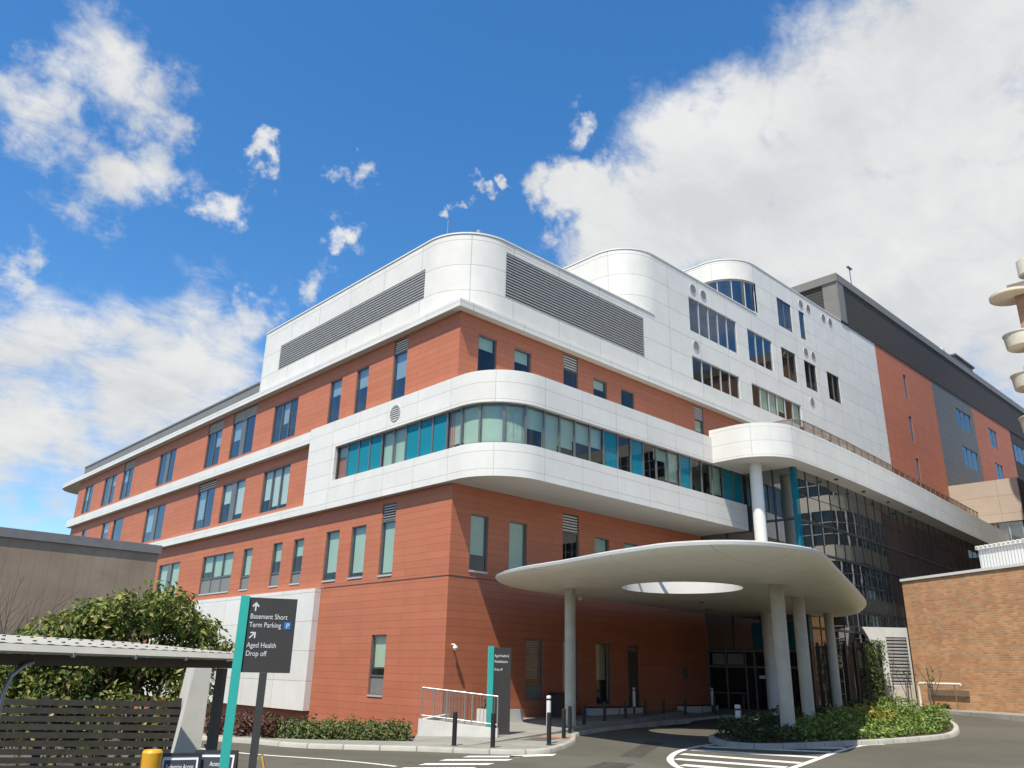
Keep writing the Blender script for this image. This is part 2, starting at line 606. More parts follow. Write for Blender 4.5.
def thing(name, label, cat, loc=(0, 0, 0), rz=0.0, group=None):
    o = bpy.data.objects.new(name, None)
    o.empty_display_size = .3
    COL.objects.link(o)
    o.location = loc
    o.rotation_euler = (0, 0, rz)
    return tag(o, label, cat, group)


def copy_tree(o, parent=None):
    kids = [c for c in o.children]
    c = o.copy()
    COL.objects.link(c)
    if parent is not None:
        c.parent = parent
    for k in kids:
        copy_tree(k, c)
    return c


def arc(cx, cy, r, a0, a1, n=14):
    return [(cx + r * math.cos(R(a0 + (a1 - a0) * k / n)), cy + r * math.sin(R(a0 + (a1 - a0) * k / n))) for k in range(n + 1)]


def offset_path(path, d):
    """offset an open path to its left by d"""
    out = []
    for i, p in enumerate(path):
        a = path[max(0, i - 1)]
        b2 = path[min(len(path) - 1, i + 1)]
        dx, dy = b2[0] - a[0], b2[1] - a[1]
        L = math.hypot(dx, dy) or 1
        out.append((p[0] - dy / L * d, p[1] + dx / L * d))
    return out


def resample(path, step):
    out = [path[0]]
    acc = 0.0
    for a, b2 in zip(path, path[1:]):
        L = math.hypot(b2[0] - a[0], b2[1] - a[1])
        while acc + L >= step - 1e-6:
            tt = (step - acc) / L
            a = (a[0] + (b2[0] - a[0]) * tt, a[1] + (b2[1] - a[1]) * tt)
            out.append(a)
            L = math.hypot(b2[0] - a[0], b2[1] - a[1])
            acc = 0.0
            if L < 1e-9:
                break
        acc += L
    return out


def smooth_path(pts, n=6, closed=False):
    out = []
    N = len(pts)
    for i in range(N if closed else N - 1):
        if closed:
            p = [pts[(i + k - 1) % N] for k in range(4)]
        else:
            p = [pts[max(0, i - 1)], pts[i], pts[i + 1], pts[min(N - 1, i + 2)]]
        for k in range(n):
            t_ = k / n
            out.append(tuple(.5 * (2 * p[1][c] + (p[2][c] - p[0][c]) * t_ + (2 * p[0][c] - 5 * p[1][c] + 4 * p[2][c] - p[3][c]) * t_ ** 2 +
                                   (3 * p[1][c] - p[0][c] - 3 * p[2][c] + p[3][c]) * t_ ** 3) for c in range(2)))
    if not closed:
        out.append(tuple(pts[-1]))
    return out


def ss(a, b2, x):
    x = max(0.0, min(1.0, (x - a) / (b2 - a)))
    return x * x * (3 - 2 * x)


def H(x, y):
    rise = .6 * ss(13, 23, x)
    dip = .95 * ss(-4.5, 1.0, y) * ss(-8.6, -5.0, x) * (1 - ss(12, 13, x))
    return rise - dip


# facade spaces: (along, up, inward)
def PL(u, z, d):
    return (d, u, z)


def PR(u, z, d):
    return (u, d, z)


def facade(mb, P, u0, u1, z0, z1, holes, depth=.08, mi=0):
    holes = [h for h in holes if h[0] < u1 and h[1] > u0 and h[2] < z1 and h[3] > z0]
    us = sorted(set([u0, u1] + [max(u0, min(u1, h[k])) for h in holes for k in (0, 1)]))
    zs = sorted(set([z0, z1] + [max(z0, min(z1, h[k])) for h in holes for k in (2, 3)]))

    def inside(u, z):
        return any(h[0] < u < h[1] and h[2] < z < h[3] for h in holes)
    for a, b2 in zip(us, us[1:]):
        z = 0
        while z < len(zs) - 1:
            if inside((a + b2) / 2, (zs[z] + zs[z + 1]) / 2):
                z += 1
                continue
            e = z
            while e + 1 < len(zs) - 1 and not inside((a + b2) / 2, (zs[e + 1] + zs[e + 2]) / 2):
                e += 1
            c = [P(a, zs[z], 0), P(b2, zs[z], 0), P(b2, zs[e + 1], 0), P(a, zs[e + 1], 0)]
            mb.face(c, mi, [(a, zs[z]), (b2, zs[z]), (b2, zs[e + 1]), (a, zs[e + 1])])
            z = e + 1
    for h in holes:
        mb.face([P(h[0], h[2], 0), P(h[0], h[3], 0), P(h[0], h[3], depth), P(h[0], h[2], depth)], mi)
        mb.face([P(h[1], h[2], 0), P(h[1], h[3], 0), P(h[1], h[3], depth), P(h[1], h[2], depth)], mi)
        mb.face([P(h[0], h[2], 0), P(h[1], h[2], 0), P(h[1], h[2], depth), P(h[0], h[2], depth)], mi)
        mb.face([P(h[0], h[3], 0), P(h[1], h[3], 0), P(h[1], h[3], depth), P(h[0], h[3], depth)], mi)


def slats(mb, P, u0, u1, z0, z1, pitch, d0, d1, mi=0, th=.018):
    n = max(2, int(round((z1 - z0) / pitch)))
    for k in range(n):
        z = z0 + (k + .15) * (z1 - z0) / n
        p = (z1 - z0) / n * .62
        lip = max(th, (z1 - z0) / n * .46) if th > .01 else th
        z += lip
        mb.face([P(u0, z, d0), P(u1, z, d0), P(u1, z + p - lip, d1), P(u0, z + p - lip, d1)], mi)
        mb.face([P(u0, z, d0), P(u1, z, d0), P(u1, z - lip, d0 + .02), P(u0, z - lip, d0 + .02)], mi)
        mb.face([P(u0, z - lip, d0 + .02), P(u1, z - lip, d0 + .02), P(u1, z + p - lip - th, d1), P(u0, z + p - lip - th, d1)], mi)


def window(parent, P, u0, u1, z0, z1, n=1, blinds=(), louvre=None, spandrel=None, dep=.09, fr='frame_grey',
           gl='window_glass', bmat='blind_green', sill=True, name='window', mull=None):
    """window part: frame with dark room behind, then panes, blinds, louvre, spandrel and sill as its sub-parts"""
    f = MB()
    w = .05
    f.pbox(P, u0, u0 + w, z0, z1, dep - .05, dep + .06)
    f.pbox(P, u1 - w, u1, z0, z1, dep - .05, dep + .06)
    f.pbox(P, u0 + w, u1 - w, z1 - w, z1, dep - .05, dep + .06)
    f.pbox(P, u0 + w, u1 - w, z0, z0 + w, dep - .05, dep + .06)
    g0 = z0 + w
    g1 = z1 - w
    if louvre:
        f.pbox(P, u0 + w, u1 - w, louvre - .06, louvre, dep - .05, dep + .06)
        g1 = louvre - .06
    if spandrel:
        f.pbox(P, u0 + w, u1 - w, spandrel - .03, spandrel + .03, dep - .05, dep + .06)
        g0 = spandrel + .03
    us = [u0 + w + (u1 - u0 - 2 * w) * k / n for k in range(n + 1)]
    for u in us[1:-1]:
        f.pbox(P, u - .03, u + .03, z0 + w, z1 - w, dep - .045, dep + .055)
    if mull:
        a, b2 = mull
        f.pbox(P, a, b2, z0 + w, (louvre or z1) - w, dep - .048, dep + .05)
    # room behind
    a, b2 = u0 + .01, u1 - .01
    D0, D1 = dep + .07, dep + 1.0
    f.face([P(a, z0, D1), P(b2, z0, D1), P(b2, z1, D1), P(a, z1, D1)], 1)
    f.face([P(a, z0, D0), P(a, z1, D0), P(a, z1, D1), P(a, z0, D1)], 1)
    f.face([P(b2, z0, D0), P(b2, z1, D0), P(b2, z1, D1), P(b2, z0, D1)], 1)
    f.face([P(a, z0, D0), P(b2, z0, D0), P(b2, z0, D1), P(a, z0, D1)], 1)
    f.face([P(a, z1, D0), P(b2, z1, D0), P(b2, z1, D1), P(a, z1, D1)], 1)
    fo = f.build(name, [fr, 'interior_dark'], parent)
    for k in range(n):
        g = MB()
        a, b2 = us[k] + .02, us[k + 1] - .02
        g.face([P(a, g0, dep), P(b2, g0, dep), P(b2, g1, dep), P(a, g1, dep)])
        g.build('pane', gl, fo)
        if k < len(blinds) and blinds[k]:
            bl = MB()
            zb = g1 - (g1 - g0) * blinds[k]
            bl.pbox(P, a + .02, b2 - .02, zb, g1, dep + .10, dep + .112)
            bl.build('blind', bmat, fo)
    if louvre:
        lv = MB()
        lv.face([P(u0 + w, louvre, dep + .05), P(u1 - w, louvre, dep + .05), P(u1 - w, z1 - w, dep + .05), P(u0 + w, z1 - w, dep + .05)], 1)
        slats(lv, P, u0 + w, u1 - w, louvre + .01, z1 - w, .13, dep - .05, dep + .02, 0)
        lv.build('louvre', ['louvre_grey', 'louvre_back'], fo)
    if spandrel:
        sp = MB()
        sp.pbox(P, u0 + w, u1 - w, z0 + w, spandrel - .03, dep - .01, dep + .02)
        sp.build('spandrel', 'spandrel', fo)
    if sill:
        si = MB()
        si.pbox(P, u0 + .003, u1 - .003, z0 - .07, z0 - .002, -.035, dep - .06)
        si.build('sill', 'frame_light', fo)
    return fo


# ------------------------------------------------------------------ ground and roads (setting)
g = MB()
xs = [-1500, -400, -120, -60] + [-40 + 1.0 * k for k in range(0, 81)] + [60, 120, 400, 1500]
ys = [-1500, -400, -120, -60] + [-40 + 1.0 * k for k in range(0, 76)] + [60, 120, 400, 1500]
g.grid([[(x, y, H(x, y)) for x in xs] for y in ys], 0, None, True)
tag(g.build('road', 'asphalt'), kind='structure')

KERB = [(-13.2, 8), (-11.4, 1.5), (-10.2, -2.2), (-9.6, -3.6), (-9.1, -5.3), (-8.2, -6.4), (-6.9, -7.7), (-5.9, -9.0), (-5.2, -9.6), (-4.5, -9.75),
        (-3.7, -9.5), (-1.7, -8.3), (-.4, -7.2), (.8, -6.2), (2.0, -5.6), (4.9, -4.55), (7.1, -3.85), (9.5, -3.05), (12, -2.5), (14.2, -2.2), (15.6, -2.5),
        (16.2, -3.6), (16.3, -5.8), (16.9, -6.9), (18.4, -7.3), (24.5, -7.4)]
KERB = smooth_path(KERB, 4)
FZ = .11
inner = [(24.5, -5.2), (18.4, -5.2), (18.0, .3), (-.2, .3), (-.6, -.4), (-4.2, -4.0), (-5.6, -5.7), (-6.05, -6.25), (-7.4, -5.15), (-8.4, -4.2), (-9.06, -3.1), (-9.7, -1.5), (-10.6, 2.2), (-12.2, 8)]
kin = offset_path(KERB, .16)
g = MB()
fp = kin + inner
g.face([(p[0], p[1], FZ + .6 * ss(13, 23, p[0])) for p in fp])
g.strip([(p[0], p[1]) for p in inner], -1.2, FZ)
tag(g.build('footpath', 'footpath'), kind='structure')


def kerb_mesh(path, w, h, closed=False):
    mb = MB()
    pp = list(path) + ([path[0]] if closed else [])
    ip = offset_path(pp, w)
    if closed:
        ip[-1] = ip[0]
    r = [[], [], [], []]
    for a, b2 in zip(pp, ip):
        z = .6 * ss(13, 23, a[0])
        r[0].append((a[0], a[1], z - .1))
        r[1].append((a[0] + (b2[0] - a[0]) * .12, a[1] + (b2[1] - a[1]) * .12, z + h - .02))
        r[2].append((a[0] + (b2[0] - a[0]) * .3, a[1] + (b2[1] - a[1]) * .3, z + h))
        r[3].append((b2[0], b2[1], z + h + .003))
    u = [0.0]
    for a, b2 in zip(pp, pp[1:]):
        u.append(u[-1] + math.hypot(b2[0] - a[0], b2[1] - a[1]))
    mb.grid(r, 0, [[(x, 1 + .1 * i) for x in u] for i in range(4)], True)
    return mb


tag(kerb_mesh(KERB, .17, FZ).build('kerb', 'kerb_concrete'), kind='structure')

# planted strip that falls away towards the building
g = MB()
bx = [-13.5 + .5 * k for k in range(28)]
by = [-6.5 + .5 * k for k in range(80)]
bed_poly = [(-.6, -.4), (-4.2, -4.0), (-5.6, -5.7), (-6.05, -6.25), (-7.4, -5.15), (-8.4, -4.2), (-9.06, -3.1), (-9.7, -1.5), (-10.6, 2.2), (-12.2, 8), (-13, 30), (0, 30), (0, .3)]


def inpoly(x, y, poly):
    c = False
    for i in range(len(poly)):
        a, b2 = poly[i], poly[i - 1]
        if (a[1] > y) != (b2[1] > y) and x < (b2[0] - a[0]) * (y - a[1]) / (b2[1] - a[1]) + a[0]:
            c = not c
    return c


for i in range(len(bx) - 1):
    for j in range(len(by) - 1):
        if inpoly(bx[i] + .25, by[j] + .25, bed_poly):
            g.face([(x, y, H(x, y) + .07) for x, y in ((bx[i], by[j]), (bx[i + 1], by[j]), (bx[i + 1], by[j + 1]), (bx[i], by[j + 1]))], smooth=True)
tag(g.build('garden_bed', 'soil'), kind='structure')

# footpath in front of the brick building
g = MB()
BK0, BK1 = Vector((25.31, -7.75)), Vector((22.58, -13.08))
bd = (BK1 - BK0).normalized()
bn_ = Vector((bd.y, -bd.x))          # outwards, towards the camera
if bn_.dot(Vector((CAM.x, CAM.y)) - BK0) < 0:
    bn_ = -bn_
q = [BK0 - bd * .8, BK0 - bd * .8 + bn_ * 2.3, BK1 + bd * 20 + bn_ * 1.25, BK1 + bd * 20]
n = 24
rows = [[], [], []]
for k in range(n + 1):
    a = q[0].lerp(q[3], k / n)
    b2 = q[1].lerp(q[2], k / n)
    rows[0].append((a.x, a.y, .69))
    rows[1].append((b2.x, b2.y, .69))
    rows[2].append((b2.x + bn_.x * .03, b2.y + bn_.y * .03, H(b2.x, b2.y) - .1))
g.grid(rows, 0, None, False)
tag(g.build('path_beside_brick_wall', 'footpath'), kind='structure')


def marking(polys, name='road_marking'):
    mb = MB()
    for p in polys:
        mb.face([(x, y, .6 * ss(13, 23, x) + .005) for x, y in p])
    return tag(mb.build(name, 'road_paint'), kind='structure')


for pts_ in ([(-3.2, -11.2), (1.2, -8.7), (1.5, -9.15), (-2.9, -11.7)], [(-7.5, -13.2), (-4.6, -11.9), (-4.3, -12.6), (-7.2, -13.9)], [(14.5, -16.2), (21.5, -14.6), (21.3, -15.5), (14.3, -17.2)]):
    g = MB()
    g.face([(x, y, .6 * ss(13, 23, x) + .003) for x, y in smooth_path(pts_, 1, True)])
    tag(g.build('road_repair_patch', 'asphalt_patch'), kind='structure')
zeb = []
for a, b2 in (((-5.26, -8.95), (-4.02, -9.9)), ((-6.52, -9.18), (-5.29, -9.90)), ((-7.5, -9.5), (-6.1, -10.32)), ((-8.45, -9.95), (-7.1, -10.75)), ((-9.35, -10.35), (-7.99, -11.15))):
    a, b2 = Vector(a), Vector(b2)
    if a.x > -5.5:
        continue
    d = Vector((-.90, -.44)).normalized() * .42
    zeb.append([a, b2, b2 + d, a + d])
zeb.append([Vector(p) for p in ((-5.5, -9.62), (-4.2, -9.95), (-4.65, -10.25), (-5.9, -9.95))])
marking(zeb, 'pedestrian_crossing')


def ribbon(path, w):
    a = offset_path(path, w / 2)
    b2 = offset_path(path, -w / 2)
    return [[a[i], a[i + 1], b2[i + 1], b2[i]] for i in range(len(path) - 1)]


edge = smooth_path([(-12.5, -1.0), (-11.3, -4.3), (-10.75, -6.32), (-9.97, -7.95), (-9.55, -9.2), (-9.39, -10.1)], 5)
marking(ribbon(edge, .13), 'edge_line')
chev = smooth_path([(3.1, -10.3), (1.5, -10.50), (-.46, -11.14), (-2.12, -12.03), (-3.33, -12.94), (-4.2, -13.9), (-4.3, -15.0), (-3.6, -15.55), (-2.2, -15.3), (.6, -14.55), (3.49, -13.75), (6.4, -13.12), (7.8, -13.25)], 5)
hatch = ribbon(chev, .17)
for a, b2 in (((-3.5, -13.35), (-3.0, -15.3)), ((-2.45, -12.42), (-1.75, -15.05)), ((-1.2, -11.72), (-.45, -14.72)), ((.15, -11.1), (1.35, -14.25)), ((1.4, -10.7), (3.3, -13.7)), ((2.7, -11.9), (5.2, -13.25))):
    hatch += ribbon([Vector(a), Vector(b2)], .45)
marking(hatch, 'painted_island')

mc = thing('manhole_cover', 'round pale pit lid in the asphalt near the bottom edge of the photo', 'manhole', (-5.6, -15.3, 0))
mb = MB()
mb.lathe([(.36, .003), (.36, .012), (.30, .0125)], 32)
mb.build('ring', 'frame_grey', mc)
mb = MB()
mb.lathe([(.295, .003), (.295, .011)], 32)
for k in range(-3, 4):
    mb.box(-.22, .22, k * .07 - .012, k * .07 + .012, .0112, .015)
mb.build('lid', 'kerb_concrete', mc)
g = MB()
for k in range(2):
    g.face([(x, y, FZ + .005) for x, y in ((-3.0 + .62 * k, -7.35 + .28 * k), (-2.42 + .62 * k, -7.09 + .28 * k), (-2.05 + .62 * k, -7.75 + .28 * k), (-2.63 + .62 * k, -8.01 + .28 * k))])
tag(g.build('tactile_paving', 'grey_panel'), kind='structure')
g = MB()
g.face([(x, y, FZ + .005) for x, y in ((-1.55, -6.6), (-.9, -6.3), (-.3, -7.0), (-1.3, -7.7))])
tag(g.build('brick_paving', 'tower_brick'), kind='structure')
# planted traffic island under the canopy columns
ISL = smooth_path([(2.5, -10.3), (1.9, -11.2), (2.1, -12.0), (3.2, -12.55), (5.06, -12.85), (7.67, -13.25), (11.0, -13.45), (14.0, -13.3), (16.6, -12.6), (18.6, -11.4), (19.6, -9.8), (19.6, -8.5),
                   (18.2, -7.75), (15.5, -7.9), (12.0, -8.1), (9.0, -8.3), (6.0, -8.6), (3.9, -9.2)], 4, True)
tag(kerb_mesh(ISL, .2, .15, True).build('island_kerb', 'kerb_concrete'), kind='structure')
g = MB()
ii = offset_path(ISL, .2)
g.face([(p[0], p[1], .6 * ss(13, 23, p[0]) + .13) for p in ii])
tag(g.build('island_soil', 'soil'), kind='structure')

# ------------------------------------------------------------------ the hospital building
hosp = thing('hospital_building', 'large terracotta and white panelled hospital block with rounded white upper storeys', 'building')

left_w = [  # along, bottom, top, panes, louvre, blinds, spandrel
    (3.92, 5.03, 14.06, 17.12, 1, 16.45, (.55,), None), (7.15, 8.25, 14.06, 16.45, 1, None, (.42,), None), (9.65, 10.8, 14.06, 16.43, 1, None, (.35,), None),
    (14.2, 17.0, 14.1, 16.4, 3, None, (.0, .55, .0), None), (19.35, 22.5, 14.1, 17.15, 2, 16.5, (.0, .5), None), (23.98, 26.2, 14.1, 17.15, 2, 16.5, (.45, .0), None),
    (31.4, 34.4, 14.1, 16.5, 2, None, (.0, .0), None), (39.7, 42.0, 14.1, 17.15, 2, 16.5, (.0, .4), None), (43.5, 46.4, 14.1, 16.5, 2, None, (.35, .0), None), (49.2, 51.4, 14.1, 16.5, 2, None, (0, .5), None),
    (14.2, 17.3, 10.08, 12.5, 3, None, (.9, .9, .7), None), (19.55, 22.65, 10.08, 12.5, 2, None, (.85, .5), None), (23.75, 26.4, 10.08, 13.1, 2, 12.6, (.0, .75), None),
    (31.7, 35.3, 10.08, 12.55, 2, None, (.0, .7), None), (40.0, 42.2, 10.08, 12.55, 1, None, (0,), None), (43.2, 44.75, 10.08, 12.55, 1, None, (0.3,), None), (48.6, 49.95, 10.08, 12.55, 1, None, (0,), None),
    (3.92, 4.98, 5.86, 9.05, 1, 8.27, (.97,), None), (6.2, 7.42, 5.9, 8.27, 1, None, (.92,), None), (8.5, 9.7, 5.9, 8.27, 1, None, (.85,), None), (11.85, 12.85, 5.95, 8.2, 1, None, (.5,), 6.5),
    (14.1, 15.1, 5.95, 8.2, 1, None, (.6,), 6.6), (17.5, 18.56, 5.95, 8.2, 1, None, (.95,), 6.65), (19.85, 24.0, 5.95, 8.2, 3, None, (.95, .95, .7), 6.83), (27.5, 31.0, 5.95, 8.2, 2, None, (.9, .9), None),
    (3.98, 5.08, .92, 3.34, 1, None, (.8,), 1.68)]
right_w = [
    (1.1, 2.22, 14.06, 16.42, 1, None, (.25,), None), (3.35, 4.46, 14.06, 16.42, 1, None, (.25,), None), (6.74, 7.82, 14.06, 17.12, 1, 16.37, (.0,), None), (9.0, 10.08, 14.06, 16.42, 1, None, (.2,), None),
    (11.25, 12.35, 14.06, 16.4, 1, None, (.0,), None), (18.08, 19.0, 14.06, 17.12, 1, 16.32, (.3,), None),
    (1.05, 2.05, 5.86, 8.2, 1, None, (.72,), None), (3.28, 4.36, 5.9, 8.2, 1, None, (.98,), None), (6.68, 7.8, 5.9, 9.05, 1, 8.2, (.0,), None), (8.93, 10.03, 5.9, 8.2, 1, None, (.75,), None), (11.2, 12.3, 5.9, 8.2, 1, None, (.6,), None),
    (4.38, 5.44, .85, 3.33, 1, None, (0,), 1.45), (6.68, 7.68, .85, 3.33, 1, None, (.98,), None), (8.93, 9.95, .62, 3.33, 1, None, (0,), None)]
DOOR = (11.25, 12.1, .11, 3.25)


def rect(w):
    return (w[0], w[1], w[2], w[3])


# terracotta walls, one skin with real openings
mb = MB()
facade(mb, PL, 0, 53.4, -1.3, 17.25, [rect(w) for w in left_w])
facade(mb, PR, 0, 18.0, -.2, 13.7, [rect(w) for w in right_w] + [DOOR])
facade(mb, PR, 0, 26.0, 13.7, 17.25, [rect(w) for w in right_w])
mb.face([(0, 53.4, -1.3), (14, 53.4, -1.3), (14, 53.4, 17.25), (0, 53.4, 17.25)])
wall = mb.build('wall', 'terracotta', hosp)
mb = MB()
facade(mb, PR, 46.5, 59.2, 12.4, 29.6, [(52.05, 52.7, 25.95, 28.3), (51.9, 52.6, 21.9, 24.3), (52.05, 52.7, 18.4, 20.4)])
mb.build('rear_wall', 'terracotta', hosp)
mb = MB()
facade(mb, PR, 70.2, 82.6, 12.4, 29.6, [(74.8, 77.3, 26.1, 28.26), (74.9, 77.4, 22.5, 24.35)])
mb.build('rear_wall', 'terracotta', hosp)
# thin shadow joint between ground and first floor
mb = MB()
mb.pbox(PL, -.012, 9.5, 5.545, 5.58, -.012, .01)
mb.pbox(PL, 9.6, 53, 5.545, 5.58, -.012, .01)
mb.pbox(PR, 0, 17.9, 5.545, 5.58, -.012, .01)
mb.build('floor_joint', 'frame_dark', hosp)
for w in left_w:
    vis_blue = w[2] > 13
    window(hosp, PL, w[0], w[1], w[2], w[3], w[4], w[6], w[5], w[7], gl='window_glass_blue' if (vis_blue or (w[2] > 10 and w[0] > 23)) else 'window_glass',
           sill=w[2] < 6, bmat='blind_white' if w[2] > 10 else 'blind_green', mull=((w[0] + w[1]) / 2 - .3, (w[0] + w[1]) / 2 + .3) if (w[4] == 2 and w[0] < 50 and w[1] - w[0] > 2.8 and w[0] > 18) else None)
for i, w in enumerate(right_w):
    f = window(hosp, PR, w[0], w[1], w[2], w[3], w[4], w[6], w[5], w[7], sill=w[2] < 6 and w[2] > 5, bmat='blind_green' if i != 12 else 'blind_white')
    if i == 11:   # venetian blind
        v = MB()
        slats(v, PR, w[0] + .08, w[1] - .08, 1.7, 3.26, .07, .27, .24, 0, .006)
        v.build('venetian_blind', 'reflect_white', f)
    if i == 13:
        v = MB()
        v.pbox(PR, w[0] + .06, w[1] - .06, 1.7, 3.26, .28, .30)
        v.build('blind', 'cream', f)
d = MB()
d.pbox(PR, DOOR[0] - .05, DOOR[1] + .05, .05, 3.3, .07, .2)
do = d.build('side_door', 'steel_dark', hosp)
d = MB()
d.pbox(PR, DOOR[0] + .08, DOOR[0] + .11, 1.0, 1.3, .02, .069)
d.build('handle', 'galv', do)
d = MB()
d.pbox(PR, DOOR[0] + .12, DOOR[1] - .12, 3.02, 3.2, .055, .069)
d.build('door_sign', 'spandrel', do)
d = MB()
d.pbox(PR, 15.72, 16.1, 1.8, 2.33, -.03, -.002)
d.build('wall_notice', 'frame_grey', hosp)

# white bands on the left facade
mb = MB()
BX = -.34
for z0, z1, y0, y1 in ((13.13, 13.77, 11.75, 53.9), (9.33, 9.80, 11.75, 53.9)):
    mb.strip([(BX, y1), (BX, y0)], z0, z1)
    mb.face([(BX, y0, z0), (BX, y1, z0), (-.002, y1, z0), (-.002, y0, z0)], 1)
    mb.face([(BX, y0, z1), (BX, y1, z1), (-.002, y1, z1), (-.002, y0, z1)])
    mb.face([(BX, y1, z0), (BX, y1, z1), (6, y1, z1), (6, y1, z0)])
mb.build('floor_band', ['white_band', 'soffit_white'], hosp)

# projecting box: lower band, ribbon window, upper band
RC = 2.4
cx, cy = BX + RC, -3.03 + RC
BOX = [(BX, 11.75), (BX, 9.1)] + [(BX, 9.1 - k * (9.1 - cy) / 6) for k in range(1, 6)] + arc(cx, cy, RC, 180, 270, 20) + [(cx + k * (18.0 - cx) / 6, -3.03) for k in range(1, 7)]
RIB = [p for p in BOX if p[1] <= 9.11]
mb = MB()
mb.strip(BOX, 9.33, 10.72, 0)
mb.strip(BOX, 12.46, 13.86, 0)
mb.strip([(BX, 11.75), (BX, 9.1)], 10.72, 12.46, 0)
# soffit, sill, head and top
inn = offset_path(BOX, .22)
for path, z, mi in ((RIB, 10.72, 0), (RIB, 12.46, 0)):
    ip = offset_path(path, .22)
    mb.grid([[(p[0], p[1], z) for p in path], [(p[0], p[1], z) for p in ip]], mi, None, False)
sof = BOX + [(18.0, -.002), (-.002, -.002), (-.002, 11.75)]
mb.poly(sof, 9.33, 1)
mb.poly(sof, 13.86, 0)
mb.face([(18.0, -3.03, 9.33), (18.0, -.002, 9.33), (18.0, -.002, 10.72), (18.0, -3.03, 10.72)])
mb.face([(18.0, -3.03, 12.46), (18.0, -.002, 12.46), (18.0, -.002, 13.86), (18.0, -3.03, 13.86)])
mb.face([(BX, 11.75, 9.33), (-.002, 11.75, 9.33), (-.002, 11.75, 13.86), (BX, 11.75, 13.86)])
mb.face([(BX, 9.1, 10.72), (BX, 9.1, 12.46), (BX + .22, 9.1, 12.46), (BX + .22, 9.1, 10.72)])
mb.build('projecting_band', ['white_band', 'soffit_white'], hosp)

# ribbon window
GP = resample(offset_path(RIB, .2), .05)
total = .05 * (len(GP) - 1)
seq = 'xTTTGGTTTgGGCBGbBBTDTDdgTDDgtt'
NP = len(seq)
fr = MB()
back = offset_path(GP, 1.3)
fr.grid([[(p[0], p[1], 10.73) for p in back[::8]], [(p[0], p[1], 12.45) for p in back[::8]]], 1, None, True)
fr.strip(GP[::4], 10.722, 10.80)
fr.strip(GP[::4], 12.38, 12.458)
rw = fr
idx = [int(round(k * (len(GP) - 1) / NP)) for k in range(NP + 1)]
for k in idx:
    p = GP[k]
    q2 = GP[min(k + 1, len(GP) - 1)]
    if k == len(GP) - 1:
        q2 = (p[0] + .05, p[1])
    dx, dy = (q2[0] - p[0]) / .05, (q2[1] - p[1]) / .05
    fr.bar((p[0] + dy * .02, p[1] - dx * .02, 10.73), (p[0] + dy * .02, p[1] - dx * .02, 12.45), .055, .09, 0, (dx, dy, 0))
rib = fr.build('ribbon_window', ['frame_grey', 'interior_dark'], hosp)
for k in range(NP):
    seg = GP[idx[k]:idx[k + 1] + 1]
    seg = [seg[0]] + seg[2:-2:3] + [seg[-1]]
    c_ = seq[k]
    mb = MB()
    if c_ in 'Tt':
        mb.strip(seg, 10.79, 12.39)
        mb.build('teal_panel', 'teal_glass', rib)
        continue
    mb.strip(seg, 10.79, 12.39)
    mb.build('pane', 'window_glass', rib)
    frac = {'G': .98, 'g': .9, 'B': .55, 'b': .8, 'C': .99, 'D': 0, 'd': .35, 'x': .3}[c_]
    if frac:
        mb = MB()
        ip = offset_path(seg, .13)
        if c_ in 'Cg':
            fine = GP[idx[k]:idx[k + 1] + 1]
            ip = offset_path(fine, .14)
            ip = [(p[0] + .02 * math.sin(i * 2.4), p[1] + .02 * math.cos(i * 2.4)) for i, p in enumerate(ip)]
        mb.strip(ip, 12.39 - 1.6 * frac, 12.39)
        mb.build('curtain' if c_ in 'Cg' else 'blind', 'curtain_green' if c_ in 'Cg' else 'blind_green', rib)
# round grille on the upper band


def grille(P, u, z, r, d=-.01, parent=hosp, name='round_vent', nsl=7):
    mb = MB()
    pts = [(u + r * math.cos(2 * math.pi * k / 24), z + r * math.sin(2 * math.pi * k / 24)) for k in range(24)]
    mb.face([P(a, b2, d - .002) for a, b2 in pts], 1)
    for k in range(24):
        a, b2 = pts[k], pts[(k + 1) % 24]
        a2 = (u + (a[0] - u) * 1.1, z + (a[1] - z) * 1.1)
        b3 = (u + (b2[0] - u) * 1.1, z + (b2[1] - z) * 1.1)
        mb.face([P(*a, d - .03), P(*b2, d - .03), P(*b3, d - .03), P(*a2, d - .03)])
        mb.face([P(*a2, d - .03), P(*b3, d - .03), P(*b3, d + .01), P(*a2, d + .01)])
    for k in range(nsl):
        zz_ = z - r + (k + .5) * 2 * r / nsl
        h = math.sqrt(max(0, r * r - (zz_ - z) ** 2))
        mb.face([P(u - h, zz_ - .03, d - .03), P(u + h, zz_ - .03, d - .03), P(u + h, zz_ + r / nsl * .7, d - .004), P(u - h, zz_ + r / nsl * .7, d - .004)])
    mb.build(name, ['louvre_grey', 'louvre_back'], parent)


grille(PL, 4.05, 13.15, .36, BX)

# cornice over the terracotta storeys, swept out past the far end
mb = MB()
CO = [(26.0, -.4), (-.4, -.4), (-.4, 52.5), (-.4, 57.0)] + [(-.4 + 2.4 - 2.4 * math.cos(R(a)), 57.0 + 2.6 * math.sin(R(a))) for a in range(10, 91, 10)] + [(14, 59.6)]
mb.strip(CO[:3], 17.2, 17.57, 0, smooth=False)
mb.strip(CO[2:], 17.2, 17.57, 0)
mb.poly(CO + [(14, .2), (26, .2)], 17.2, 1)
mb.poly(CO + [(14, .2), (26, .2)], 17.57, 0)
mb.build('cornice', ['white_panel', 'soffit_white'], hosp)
mb = MB()
mb.box(.0, 9, 19.35, 52.85, 17.572, 18.45)
mb.box(-.05, 9.05, 19.35, 52.9, 18.452, 18.56)
mb.build('attic', 'attic_grey', hosp)

